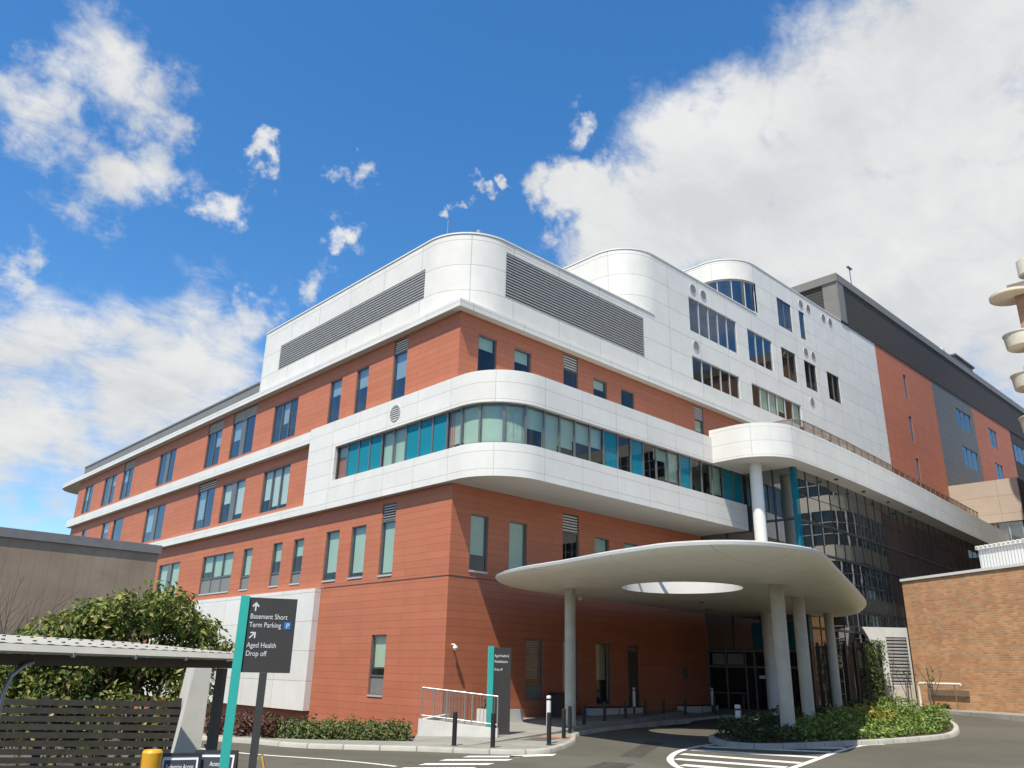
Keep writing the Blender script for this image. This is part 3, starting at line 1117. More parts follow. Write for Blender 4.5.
# white upper storeys
up_w = [(18.15, 23.6, 21.95, 24.28, 5, 'window_glass_blue', ()), (18.18, 23.47, 18.74, 20.32, 5, 'window_glass', ()), (24.98, 28.2, 21.92, 24.27, 3, 'window_glass_blue', ()),
        (24.98, 31.6, 18.75, 20.33, 6, 'window_glass', (0, .95, .95, .7, 0, .9)), (29.55, 31.6, 25.95, 28.22, 2, 'window_glass_blue', ()), (32.8, 33.65, 25.95, 28.25, 1, 'window_glass_blue', ()),
        (29.5, 31.55, 21.98, 24.27, 2, 'window_glass', ()), (32.83, 34.65, 22.05, 24.22, 2, 'window_glass', ()), (36.42, 38.45, 22.06, 24.31, 2, 'window_glass', ())]
LV = (2.68, 13.45, 18.80, 21.22)
LL = (2.88, 17.2, 18.74, 20.35)
mb = MB()
ra = 2.6
facade(mb, PL, ra, 19.35, 17.573, 21.8, [LL])
mb.strip(arc(ra, ra, ra, 180, 270, 20), 17.573, 21.8, 0, u0=.9)
facade(mb, PR, ra, 46.5, 17.573, 21.8, [LV] + [rect(w) for w in up_w])
facade(mb, PR, 26.0, 46.5, 12.4, 17.573, [])
# end wall of the plant storey and its roof
mb.face([(0, 19.35, 17.573), (9, 19.35, 17.573), (9, 19.35, 21.8), (0, 19.35, 21.8)])
mb.poly(arc(ra, ra, ra, 180, 270, 16) + [(46.5, 0), (46.5, 14), (9, 19.35), (0, 19.35)], 21.79, 1)
# second step
x2 = 14.6
mb.strip([(x2 - 2.4, 14)] + arc(x2, 2.4, 2.4, 180, 270, 20), 21.8, 25.8, 0, u0=.4)
facade(mb, PR, x2, 46.5, 21.8, 25.8, [rect(w) for w in up_w])
mb.poly([(x2 - 2.4, 14)] + arc(x2, 2.4, 2.4, 180, 270, 16) + [(46.5, 0), (46.5, 14)], 25.79, 1)
# third step with the bent window
x3 = 26.6
A3 = arc(x3, 2.6, 2.6, 180, 270, 24)
mb.strip([(x3 - 2.6, 14)] + A3, 28.2, 29.72, 0, u0=.7)
mb.strip([(x3 - 2.6, 14)] + A3[:1], 25.8, 28.2, 0)
mb.strip(A3, 25.8, 25.92, 0)
facade(mb, PR, x3, 46.5, 25.8, 29.72, [rect(w) for w in up_w])
mb.poly([(x3 - 2.6, 14)] + A3 + [(46.5, 0), (46.5, 14)], 29.71, 1)
mb.face([(46.5, 0, 17.0), (46.5, 14, 17.0), (46.5, 14, 29.72), (46.5, 0, 29.72)])
mb.build('upper_storeys', ['white_panel', 'roof_membrane'], hosp)
# thin parapet cappings
mb = MB()


def capping(path, z):
    o_ = offset_path(path, -.035)
    i_ = offset_path(path, .16)
    mb.grid([[(p[0], p[1], z - .05) for p in o_], [(p[0], p[1], z + .03) for p in o_], [(p[0], p[1], z + .03) for p in i_], [(p[0], p[1], z - .05) for p in i_]], 0, None, False)


capping([(0, 19.35), (0, ra)] + arc(ra, ra, ra, 180, 270, 20) + [(14.5, 0)], 21.80)
capping([(x2 - 2.4, 14)] + arc(x2, 2.4, 2.4, 180, 270, 20) + [(26.4, 0)], 25.80)
capping([(x3 - 2.6, 14)] + A3 + [(46.5, 0)], 29.72)
mb.build('parapet_capping', 'white_paint', hosp)
# curved window
cw = MB()
gp = offset_path(A3, .15)
cw.strip(gp, 25.92, 26.0)
cw.strip(gp, 28.12, 28.2)
cw.grid([[(p[0], p[1], z) for p in pth] for pth, z in ((A3, 28.2), (gp, 28.2))], 0, None, False)
cw.grid([[(p[0], p[1], z) for p in pth] for pth, z in ((A3, 25.92), (gp, 25.92))], 0, None, False)
cw.strip(offset_path(A3, 1.1), 25.92, 28.2, 1)
ks = [0, 6, 12, 18, 24]
for k in ks:
    cw.tube([(gp[k][0], gp[k][1], 25.95), (gp[k][0], gp[k][1], 28.18)], .04, 6)
cwo = cw.build('curved_window', ['frame_light', 'interior_dark'], hosp)
for a, b2 in zip(ks, ks[1:]):
    mb = MB()
    mb.strip(gp[a:b2 + 1], 26.0, 28.12)
    mb.build('pane', 'window_glass_blue', cwo)
for w in up_w:
    window(hosp, PR, w[0], w[1], w[2], w[3], w[4], w[6], gl=w[5], sill=False, fr='frame_light' if w[4] > 2 else 'frame_grey')
for u, z in ((18.66, 24.94), (19.8, 24.92), (18.65, 21.05), (33.25, 28.9), (34.42, 28.9), (36.9, 28.93), (38.05, 28.93), (33.24, 24.94), (34.4, 24.95), (33.4, 21.04)):
    grille(PR, u, z, .29)
for P, q in ((PR, LV), (PL, LL)):
    mb = MB()
    mb.face([P(q[0], q[2], .15), P(q[1], q[2], .15), P(q[1], q[3], .15), P(q[0], q[3], .15)], 1)
    slats(mb, P, q[0], q[1], q[2], q[3], .15, .0, .11, 0)
    mb.build('plant_louvre', ['louvre_grey', 'louvre_back'], hosp)

# rear part of the long facade: grey bay, dark plant storey
mb = MB()
facade(mb, PR, 59.2, 70.2, 12.4, 29.6, [(65.0, 69.3, 26.1, 28.24), (65.1, 69.45, 22.15, 24.25)])
mb.build('grey_bay', 'grey_panel', hosp)
mb = MB()
facade(mb, PR, 82.6, 120, 12.4, 29.6, [(83.2, 90, 26.1, 28.26)])
mb.build('dark_bay', 'dark_metal_panel', hosp)
for q, n in (((52.05, 52.7, 25.95, 28.3), 1), ((51.9, 52.6, 21.9, 24.3), 1), ((52.05, 52.7, 18.4, 20.4), 1), ((74.8, 77.3, 26.1, 28.26), 2), ((74.9, 77.4, 22.5, 24.35), 2),
             ((65.0, 69.3, 26.1, 28.24), 3), ((65.1, 69.45, 22.15, 24.25), 3), ((83.2, 90, 26.1, 28.26), 4)):
    window(hosp, PR, *q, n=n, gl='window_glass_blue', sill=False, fr='frame_grey')
mb = MB()
mb.box(40.2, 120, -.06, 22, 29.6, 33.35)
mb.build('plant_storey', 'dark_metal_panel', hosp)
mb = MB()
mb.box(40.0, 120, -.16, 22, 33.352, 34.05)
mb.box(40.05, 41.2, -.12, -.062, 29.75, 33.35)
mb.box(40.13, 40.198, -.1, 1.2, 29.75, 33.35)
mb.build('plant_storey_fascia', 'attic_grey', hosp)
mb = MB()
mb.box(69, 74.5, .4, 5, 34.052, 35.1)
mb.box(68.8, 74.7, .2, 5.2, 35.102, 35.3)
mb.build('roof_plant_box', 'grey_panel', hosp)
mb = MB()
mb.box(65.3, 65.9, .3, .9, 34.052, 35.0)
mb.box(67.6, 68.4, .3, .9, 34.052, 34.6)
mb.build('roof_plant_unit', 'white_paint', hosp)
mb = MB()
mb.tube([(46.3, 1.2, 34.05), (46.3, 1.2, 37.3)], .04, 6)
mb.box(45.9, 46.7, 1.1, 1.3, 37.3, 37.42)
mb.build('roof_antenna', 'frame_grey', hosp)
mb = MB()
mb.tube([(1.0, 2.6, 21.8), (1.0, 2.6, 23.4)], .025, 6)
mb.build('roof_antenna', 'galv', hosp)
mb = MB()
mb.tube([(2.2, 1.6, 21.8), (2.2, 1.6, 22.6)], .04, 6)
mb.lathe([(.02, 22.6), (.16, 22.65), (.16, 22.8), (.05, 22.9)], 10, 0, (2.2, 1.6))
mb.build('weather_sensor', 'galv', hosp)
mb = MB()
mb.tube([(1.3, 1.9, 21.83), (1.3, 1.9, 22.15), (2.0, 1.2, 22.15), (2.0, 1.2, 21.83)], .03, 6)
mb.build('roof_rail', 'galv', hosp)
# beige wing at the far right
mb = MB()
mb.box(59.1, 90, -5.7, -.01, 15.3, 19.05)
mb.build('beige_wing', 'beige_panel', hosp)
mb = MB()
mb.box(59.4, 90, -5.4, -.02, 12.4, 15.298)
wg = mb.build('wing_window', 'curtain_glass', hosp)
mb = MB()
for k in range(6):
    mb.box(59.34, 59.398, -5.45 + k * 1.05, -5.37 + k * 1.05, 12.4, 15.29)
for k in range(14):
    mb.box(60 + k * 1.6, 60.08 + k * 1.6, -5.46, -5.402, 12.4, 15.29)
mb.build('frame', 'frame_light', wg)

# white box hung on the left facade above the planting
mb = MB()
mb.box(-.34, -.002, 9.68, 30.0, .07, 5.54)
mb.build('white_bay', 'white_panel', hosp)

# small security camera on the wall
mb = MB()
mb.tube([(.34, 0, 2.92), (.34, -.14, 2.92), (.34, -.2, 2.86)], .035, 8)
mb.lathe([(.02, 2.70), (.08, 2.73), (.105, 2.80), (.08, 2.87), (.02, 2.89)], 14, 0, (.34, -.2))
mb.build('security_camera', 'white_paint', hosp)

# ------------------------------------------------------------------ glazed atrium with the white terrace band
atr = thing('glazed_atrium', 'dark reflective glass atrium under a rounded white terrace band', 'building', (18.4, -2.8, 0))
aw = Vector((18.4, -2.8, 0))


def rel(mb, o):
    mb.v = [(x - o[0], y - o[1], z - o[2]) for x, y, z in mb.v]
    return mb


EB = [(14.93, -2.9), (14.93, -4.2)] + arc(17.2, -4.3, 2.27, 180, 270, 16)[1:] + [(20.4, -6.6), (25, -6.45), (30.2, -6.18), (36, -5.8), (41.7, -5.37), (52, -4.7), (63.7, -3.9)]
mb = MB()
mb.strip(EB, 12.47, 14.25, 0)
back_edge = [(63.7, -.1), (18.02, -.1), (18.02, -3.0), (14.93, -2.9)]
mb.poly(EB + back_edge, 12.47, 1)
mb.poly(EB + back_edge, 14.25, 2)
rel(mb, aw).build('terrace_band', ['white_band', 'soffit_white', 'roof_membrane'], atr)
mb = MB()
for k, x in enumerate((22.5, 26.5, 30.5, 34.5)):
    mb.lathe([(.10, 12.40), (.12, 12.44), (.12, 12.468)], 12, 0, (x, -6.1 + .06 * (x - 22)))
rel(mb, aw).build('downlight', 'frame_dark', atr)
mb = MB()
mb.tube([(16.55, -4.53, 0.0), (16.55, -4.53, 12.468)], .315, 28)
rel(mb, aw).build('round_column', 'white_paint', atr)
CWP = [(18.45, -5.6), (22.4, -5.58), (31.3, -5.05), (43, -4.2), (62, -2.9)]
cwp = resample(CWP, .05)
mb = MB()
mb.strip(CWP, .1, 12.465, 0, smooth=False)
mb.strip([(18.03, .6), (18.35, -5.5)], 3.3, 12.465, 0, smooth=False)
gw = rel(mb, aw).build('curtain_wall', 'curtain_glass', atr)
mb = MB()
step = 27
for k in range(0, len(cwp) - 1, step):
    a = cwp[k]
    mb.box(a[0] - .014, a[0] + .014, a[1] - .03, a[1] - .003, .1, 12.46)
for z in (4.35, 8.15, 9.75):
    for a, b2 in zip(CWP, CWP[1:]):
        mb.bar((a[0], a[1] - .04, z), (b2[0], b2[1] - .04, z), .05, .12)
for z in (2.2, 5.6, 6.9, 11.1):
    for a, b2 in zip(CWP, CWP[1:]):
        mb.bar((a[0], a[1] - .02, z), (b2[0], b2[1] - .02, z), .02, .02)
for y in (-1.6, -3.2, -4.5):
    x = 18.05 + (.3) * (-y / 5.5)
    mb.box(x - .06, x - .004, y - .03, y + .03, 3.3, 12.46)
for z in (9.75, 5.6):
    mb.bar((18.0, -.05, z), (18.3, -5.5, z), .06, .1)
rel(mb, aw).build('glazing_bars', 'frame_dark', gw)
mb = MB()
mb.box(18.28, 18.62, -5.76, -5.52, 3.5, 12.46)
rel(mb, aw).build('corner_fin', 'teal_fin', atr)
mb = MB()
mb.box(18.3, 18.60, -5.74, -5.44, .1, 3.498)
rel(mb, aw).build('corner_post', 'frame_dark', atr)
# entrance under the canopy
mb = MB()
mb.face([(17.99, .6, .1), (18.32, -5.5, .1), (18.32, -5.5, 3.3), (17.99, .6, 3.3)])
en = rel(mb, aw).build('entrance_glazing', 'entry_glass', atr)
mb = MB()


def EN(u, z, d):
    return (18.02 + .3 * (u / 5.5) + d, -u, z)


for u in (.05, 1.1, 2.2, 2.7, 3.6, 4.5, 5.4):
    mb.pbox(EN, u - .04, u + .04, .1, 3.3, -.05, -.005)
for z in (.2, 2.45, 3.22):
    mb.pbox(EN, 0, 5.5, z - .05, z + .05, -.055, -.006)
mb.pbox(EN, .05, 2.2, 1.15, 1.2, -.05, -.006)
rel(mb, aw).build('door_frame', 'frame_grey', en)

mb = MB()
mb.pbox(EN, .3, 1.0, 2.55, 3.1, -.03, -.007)
mb.pbox(EN, 1.2, 2.1, 2.55, 3.1, -.03, -.007)
rel(mb, aw).build('entrance_notice', 'spandrel', atr)
mb = MB()
mb.pbox(EN, 2.9, 3.4, 1.9, 2.05, -.03, -.007)
rel(mb, aw).build('entrance_notice', 'sign_white', atr)
mb = MB()
mb.box(18.2, 18.34, -5.5, -.1, 3.32, 4.6)
rel(mb, aw).build('teal_spandrel', 'teal_fin', atr)
# terrace railing
RP = resample([(18.7, -.2), (18.7, -5.9), (20.2, -5.95), (25, -5.8), (30.2, -5.5), (41.7, -4.7), (53, -3.95)], .05)
mb = MB()
for k in range(0, len(RP), 22):
    p = RP[k]
    mb.box(p[0] - .03, p[0] + .03, p[1] - .03, p[1] + .03, 14.25, 15.2)
for z in (14.36, 15.2):
    pp = RP[::20]
    for a, b2 in zip(pp, pp[1:]):
        mb.bar((*a, z), (*b2, z), .06, .05)
ro = rel(mb, aw).build('terrace_railing', 'rail_brown', atr)
mb = MB()
mb.strip(RP[::10], 14.4, 15.16, 0)
rel(mb, aw).build('railing_glass', 'balustrade_glass', ro)
mb = MB()
for k in range(0, len(RP), 66):
    p = RP[k]
    mb.box(p[0] - .25, p[0] + .25, p[1] + .1, p[1] + .16, 14.26, 14.9)
rel(mb, aw).build('railing_panel', 'beige_trim', ro)

# ------------------------------------------------------------------ drop-off canopy
can = thing('drop_off_canopy', 'white rounded drop-off canopy on columns with a round skylight hole', 'canopy', (4.2, -8.2, 0))
OUT = [(-.35, -3.3), (.9, -1.95), (2.5, -1.35), (6, -1.05), (11, -.8), (17, -.75), (20.3, -1.5), (22.3, -3.4), (22.6, -5.3), (21.3, -7.0), (19.0, -8.35), (17.1, -9.25), (13, -10.8), (9, -12.25), (4.4, -13.9), (2.2, -14.7),
       (.9, -15.02), (-.2, -14.9), (-1.35, -14.5), (-2.15, -13.6), (-2.5, -12.5), (-2.42, -11.48), (-2.15, -9.8), (-1.62, -7.7), (-1.15, -5.3)]
OUT = smooth_path(OUT, 8, True)
hc = (4.2, -8.2)
HR = 2.15
N = 120


def ray_hit(ang):
    dx, dy = math.cos(ang), math.sin(ang)
    best = None
    for i in range(len(OUT)):
        a, b2 = OUT[i - 1], OUT[i]
        ex, ey = b2[0] - a[0], b2[1] - a[1]
        den = dx * ey - dy * ex
        if abs(den) < 1e-9:
            continue
        t_ = ((a[0] - hc[0]) * ey - (a[1] - hc[1]) * ex) / den
        s_ = ((a[0] - hc[0]) * dy - (a[1] - hc[1]) * dx) / den
        if t_ > 0 and -1e-6 <= s_ <= 1 + 1e-6:
            best = t_ if best is None else max(best, t_)
    return best


# points evenly spread along the outline, seen from the middle of the hole
LO = [0]
for i in range(len(OUT)):
    LO.append(LO[-1] + math.dist(OUT[i], OUT[(i + 1) % len(OUT)]))
orim = resample(OUT + [OUT[0]], LO[-1] / N)[:N]


def ring(dd, z):
    out = []
    for p in orim:
        L = math.hypot(p[0] - hc[0], p[1] - hc[1])
        if dd is None:
            k = HR / L
        else:
            k = max(HR / L, 1 - dd / L)
        out.append((hc[0] + (p[0] - hc[0]) * k, hc[1] + (p[1] - hc[1]) * k, z))
    return out


mb = MB()
mb.grid([ring(0, 5.36), ring(.02, 5.28)], 1, None, True, True)
mb.grid([ring(.02, 5.28), ring(.12, 5.2), ring(.4, 5.11), ring(.9, 5.02), ring(1.6, 4.965), ring(2.4, 4.95), ring(None, 4.95)], 0, None, True, True)
mb.grid([ring(0, 5.36), ring(.15, 5.42), ring(1.2, 5.52), ring(2.5, 5.58), ring(None, 5.6)], 2, None, True, True)
rel(mb, (4.2, -8.2, 0)).build('canopy_roof', ['canopy_white', 'white_paint', 'roof_membrane'], can)
mb = MB()
circ = [(hc[0] + HR * math.cos(2 * math.pi * k / 64), hc[1] + HR * math.sin(2 * math.pi * k / 64)) for k in range(64)]
co_ = [(hc[0] + (HR + .12) * math.cos(2 * math.pi * k / 64), hc[1] + (HR + .12) * math.sin(2 * math.pi * k / 64)) for k in range(64)]
mb.strip(circ, 4.95, 5.85, 0, closed=True)
mb.strip(co_, 5.55, 5.85, 0, closed=True)
mb.grid([[(p[0], p[1], 5.85) for p in circ], [(p[0], p[1], 5.85) for p in co_]], 0, None, False, True)
rel(mb, (4.2, -8.2, 0)).build('skylight_drum', 'white_paint', can)
mb = MB()
for k in (-1, 0, 1):
    h = math.sqrt(HR ** 2 - (k * .95) ** 2)
    mb.bar((hc[0] + k * .95, hc[1] - h, 5.8), (hc[0] + k * .95, hc[1] + h, 5.8), .09, .08)
rel(mb, (4.2, -8.2, 0)).build('skylight_bar', 'frame_light', can)
for x, y, r, zb in ((2.13, -4.63, .2, 0), (5.07, -11.44, .235, 0), (9.49, -9.88, .235, 0), (17.85, -7.01, .215, .1)):
    mb = MB()
    mb.tube([(x, y, zb), (x, y, 4.96)], r, 26)
    rel(mb, (4.2, -8.2, 0)).build('column', 'concrete_col', can)
mb = MB()
for x, y in ((13, -3.5), (9.5, -5.5)):
    mb.lathe([(.1, 4.90), (.12, 4.93), (.12, 4.952)], 12, 0, (x, y))
rel(mb, (4.2, -8.2, 0)).build('soffit_light', 'frame_grey', can)
mb = MB()
mb.lathe([(.02, 4.72), (.09, 4.76), (.10, 4.84), (.08, 4.95)], 14, 0, (4.2, -3.3))
rel(mb, (4.2, -8.2, 0)).build('dome_camera', 'white_paint', can)


# ------------------------------------------------------------------ foliage helpers
def leaves(name, mats, pts, size, parent=None, flat=0.0, seed=1, lean=None):
    """many small folded leaves; pts: list of (x, y, z) with outward direction (dx, dy, dz)"""
    rnd = random.Random(seed)
    v, f = [], []
    for (p, d) in pts:
        s_ = size * rnd.uniform(.5, 1.5)
        nrm = Vector((d[0] + rnd.gauss(0, .55), d[1] + rnd.gauss(0, .55), d[2] + rnd.gauss(0, .55) + flat))
        if nrm.length < 1e-3:
            nrm = Vector((0, 0, 1))
        nrm.normalize()
        ax = Vector((rnd.gauss(0, 1), rnd.gauss(0, 1), rnd.gauss(0, 1) - .4))
        ax = (ax - nrm * ax.dot(nrm))
        if ax.length < 1e-3:
            continue
        ax.normalize()
        sd = nrm.cross(ax) * s_ * .26
        P = Vector(p)
        tip = P + ax * s_ - nrm * s_ * .15
        mid = P + ax * s_ * .5
        i = len(v)
        v += [P, mid + sd + nrm * s_ * .07, tip, mid - sd + nrm * s_ * .07]
        f += [(i, i + 1, i + 2), (i, i + 2, i + 3)]
    me = bpy.data.meshes.new(name)
    me.from_pydata([tuple(x) for x in v], [], f)
    me.materials.append(MATS[mats])
    me.update()
    o = bpy.data.objects.new(name, me)
    COL.objects.link(o)
    if parent is not None:
        o.parent = parent
    return o


def blob_points(rnd, c, r, n, lo=.55):
    out = []
    for _ in range(n):
        d = Vector((rnd.gauss(0, 1), rnd.gauss(0, 1), rnd.gauss(0, 1)))
        d.normalize()
        k = rnd.uniform(lo, 1.05)
        out.append(((c[0] + d.x * r[0] * k, c[1] + d.y * r[1] * k, c[2] + d.z * r[2] * k), (d.x, d.y, d.z)))
    return out


def twigs(mb, p, d, L, r, depth, rnd, spread=.5, droop=0.0):
    p = Vector(p)
    d = Vector(d).normalized()
    pts, rad = [p], [r]
    n = 4
    for k in range(n):
        d = (d + Vector((rnd.gauss(0, .09), rnd.gauss(0, .09), rnd.gauss(0, .06) - droop))).normalized()
        p = p + d * L / n
        pts.append(p)
        rad.append(r * (1 - .45 * (k + 1) / n))
    mb.tube(pts, rad, 5 if r > .02 else 4, 0, False)
    if depth:
        for k in range(rnd.choice((2, 3, 3, 4))):
            i = rnd.randint(1, n)
            dd = (d + Vector((rnd.gauss(0, spread), rnd.gauss(0, spread), rnd.gauss(0, spread * .5) + .12))).normalized()
            twigs(mb, pts[i], dd, L * rnd.uniform(.5, .85), rad[i] * .62, depth - 1, rnd, spread, droop)


# ------------------------------------------------------------------ ramp wall, railing, pylon, bollards near the corner
A, B = Vector((-4.75, -4.75)), Vector((-3.3, -6.7))
rl = (B - A).length
rz = math.atan2(B.y - A.y, B.x - A.x)
t = thing('ramp_wall', 'white rendered low wall sloping down to the footpath, below the metal railing', 'wall', (A.x, A.y, 0), rz)
mb = MB()
pr = [(0, .05), (rl, .05), (rl, .38), (0, .58)]
mb.face([(x, 0, z) for x, z in pr])
mb.face([(x, .18, z) for x, z in pr[::-1]])
for k in range(4):
    a, b2 = pr[k], pr[(k + 1) % 4]
    mb.face([(a[0], 0, a[1]), (b2[0], 0, b2[1]), (b2[0], .18, b2[1]), (a[0], .18, a[1])])
mb.build('front_wall', 'wall_white', t)
mb = MB()
mb.box(.0, .18, .181, 3.2, .05, .58)
mb.build('return_wall', 'wall_white', t)
mb = MB()
mb.face([(.181, .181, .48), (rl - .65, .181, .32), (rl - .65, 2.6, .32), (.181, 3.0, .48)])
mb.face([(rl - .65, .181, .05), (rl - .65, 2.6, .05), (rl - .65, 2.6, .32), (rl - .65, .181, .32)])
mb.build('ramp', 'footpath', t)


def railing(name, label, loc, rz, length, z0, z1, h, nposts):
    o = thing(name, label, 'railing', loc, rz)
    zf = lambda x: z0 + (z1 - z0) * x / length
    mb = MB()
    mb.tube([(0, 0, z0 + h), (length, 0, z1 + h)], .024, 8)
    mb.build('handrail', 'galv', o)
    mb = MB()
    mb.tube([(0, 0, z0 + .1), (length, 0, z1 + .1)], .018, 8)
    mb.build('bottom_rail', 'galv', o)
    for k in range(nposts):
        x = length * k / (nposts - 1)
        mb = MB()
        mb.tube([(x, 0, zf(x) - .02), (x, 0, zf(x) + h)], .022, 8)
        mb.build('post', 'galv', o)
    mb = MB()
    nb = int(length / .105)
    for k in range(1, nb):
        x = length * k / nb
        mb.tube([(x, 0, zf(x) + .1), (x, 0, zf(x) + h)], .0075, 5)
    mb.build('balusters', 'galv', o)
    return o


ux, uy = math.cos(rz), math.sin(rz)
railing('metal_railing', 'galvanised railing with thin vertical bars standing on the white ramp wall', (A.x + ux * .05 - uy * .09, A.y + uy * .05 + ux * .09, 0), rz, rl - .08, .58, .385, .88, 4)
railing('metal_railing', 'second galvanised railing on the far side of the ramp, behind the front one', (A.x + ux * .1 - uy * 1.35, A.y + uy * .1 + ux * 1.35, 0), rz + .05, 1.0, .47, .41, .92, 3)

# white planter walls near the building corner
t = thing('planter_wall', 'low white planter wall with a small grassy plant behind the sign pylon', 'planter', (1.35, -1.05, 0))
mb = MB()
mb.box(-.35, 1.2, -.75, .2, .1, .62)
mb.build('planter_box', 'wall_white', t)
mb = MB()
mb.box(-.28, 1.13, -.68, .13, .621, .64)
mb.build('soil', 'soil', t)
rnd = random.Random(3)
pts = []
for _ in range(150):
    a = rnd.uniform(0, 6.28)
    pts.append(((-.12 + rnd.gauss(0, .08), -.3 + rnd.gauss(0, .08), .66 + abs(rnd.gauss(0, .2))), (math.cos(a), math.sin(a), .4)))
leaves('plant', 'leaf_hedge', pts, .2, t, seed=4)

t = thing('sign_pylon', 'tall dark grey sign pylon with a turquoise edge beside the ramp railing', 'sign', (-2.98, -5.86, .1), R(-27))
mb = MB()
mb.box(0, .15, -.06, .10, 0, 2.62)
mb.build('edge_blade', 'teal_paint', t)
mb = MB()
mb.box(.151, .72, -.05, .09, .0, 2.58)
mb.build('panel', 'sign_dark', t)


def text(body, size, loc, rot, mat, parent, name='lettering', align='LEFT', sx=1.0):
    c = bpy.data.curves.new(name, 'FONT')
    c.body = body
    c.size = size
    c.align_x = align
    c.extrude = .0015
    c.materials.append(MATS[mat])
    tmp = bpy.data.objects.new(name, c)
    COL.objects.link(tmp)
    bpy.context.view_layer.update()
    me = bpy.data.meshes.new_from_object(tmp.evaluated_get(bpy.context.evaluated_depsgraph_get()))
    bpy.data.objects.remove(tmp)
    me.name = name
    o = bpy.data.objects.new(name, me)
    COL.objects.link(o)
    o.parent = parent
    o.location = loc
    o.rotation_euler = rot
    o.scale = (sx, 1, 1)
    return o


up90 = (R(90), 0, 0)
text('Aged Health &', .112, (.18, -.053, 2.30), up90, 'sign_white', t, sx=.70)
text('Rehabilitation', .112, (.18, -.053, 2.13), up90, 'sign_white', t, sx=.70)
text('Drop off', .105, (.18, -.053, 1.90), up90, 'sign_white', t, sx=.70)

# black bollards
b0 = thing('bollard', 'black bollard at the kerb in front of the white ramp wall', 'bollard', (-5.95, -7.9, FZ), 0, 'black steel bollards')
mb = MB()
mb.lathe([(.062, 0), (.062, .80), (.054, .83), (.02, .835)], 16)
mb.build('post', 'bollard_black', b0)
mb = MB()
mb.lathe([(.085, 0), (.085, .012), (.066, .018)], 16)
mb.build('base_plate', 'steel_dark', b0)
BL = [((-5.35, -8.75), 'black bollard at the kerb just left of the pylon with the turquoise edge'),
      ((-3.5, -9.0), 'black bollard on the kerb corner beside the end of the crossing, in the sun'),
      ((-1.35, -7.55), 'black bollard on the sunlit kerb left of the round canopy column'),
      ((.45, -6.15), 'black bollard almost touching the front canopy column'),
      ((2.95, -4.55), 'first black bollard in shade under the canopy, right of the front column'),
      ((5.05, -3.75), 'second black bollard under the canopy, in front of the first white bench'),
      ((7.2, -3.05), 'third black bollard under the canopy, at the right end of the first white bench'),
      ((9.45, -2.36), 'fourth black bollard under the canopy, in front of the dark side door'),
      ((11.1, -2.1), 'fifth black bollard under the canopy, left of the second white bench'),
      ((13.55, -1.55), 'sixth black bollard under the canopy, in front of the second white bench'),
      ((15.5, -1.9), 'seventh black bollard under the canopy, nearest the dark entrance'),
      ((16.35, -3.0), 'black bollard in front of the entrance doors'),
      ((15.95, -5.3), 'black bollard beside the tall white column at the entrance')]
for (x, y), lab in BL:
    o = copy_tree(b0)
    o.location = (x, y, FZ + .6 * ss(13, 23, x))
    o['label'] = lab

l0 = thing('bollard_light', 'slim pale bollard light in the sun left of the front canopy column', 'bollard light', (-3.05, -8.55, FZ), 0, 'pale bollard lights')
mb = MB()
mb.lathe([(.05, 0), (.05, .45)], 14)
mb.build('base', 'bollard_black', l0)
mb = MB()
mb.lathe([(.066, .451), (.066, 1.12)], 14)
mb.build('tube', 'reflect_white', l0)
mb = MB()
mb.lathe([(.05, 1.121), (.05, 1.17)], 14)
mb.build('band', 'bollard_black', l0)
mb = MB()
mb.lathe([(.068, 1.171), (.068, 1.235), (.03, 1.25)], 14)
mb.build('cap', 'reflect_white', l0)
for (x, y), lab in (((10.0, -1.3), 'slim pale bollard light between the two white benches under the canopy'), ((16.4, -1.2), 'slim pale bollard light nearest the entrance under the canopy')):
    o = copy_tree(l0)
    o.location = (x, y, FZ + .05)
    o['label'] = lab
t = thing('reflective_bollard', 'short white bollard with a black band at the tip of the planted island', 'bollard', (5.6, -9.3, .1))
mb = MB()
mb.lathe([(.1, 0), (.1, .78)], 18)
mb.build('post', 'reflect_white', t)
mb = MB()
mb.lathe([(.097, .781), (.097, .84)], 18)
mb.build('band', 'bollard_black', t)
mb = MB()
mb.lathe([(.102, .841), (.102, .95), (.05, .965)], 18)
mb.build('cap', 'reflect_white', t)

# white block benches under the canopy
for x0, x1, lab in ((7.6, 11.0, 'pale block bench against the terracotta wall, left of the side door'), (14.3, 17.2, 'pale block bench against the terracotta wall, nearest the entrance')):
    t = thing('block_bench', lab, 'bench', (x0, -1.0, FZ), 0, 'pale block benches under the canopy')
    mb = MB()
    mb.box(0, x1 - x0, 0, .45, .02, .44)
    mb.build('seat_block', 'wall_white', t)
    mb = MB()
    mb.box(-.02, x1 - x0 + .02, -.02, .47, .442, .485)
    mb.build('seat_top', 'slat_timber', t)
    mb = MB()
    mb.box((x1 - x0) / 2 - .02, (x1 - x0) / 2 + .02, -.012, -.002, .02, .44)
    mb.build('joint', 'frame_dark', t)
# litter bin between first window and column, in the shade
t = thing('litter_bin', 'dark boxy litter bin by the wall behind the front canopy column', 'bin', (5.6, -.75, FZ))
mb = MB()
mb.box(0, .9, 0, .5, 0, 1.0)
mb.build('body', 'steel_dark', t)
mb = MB()
mb.box(-.03, .93, -.03, .53, 1.002, 1.06)
mb.build('lid', 'bollard_black', t)

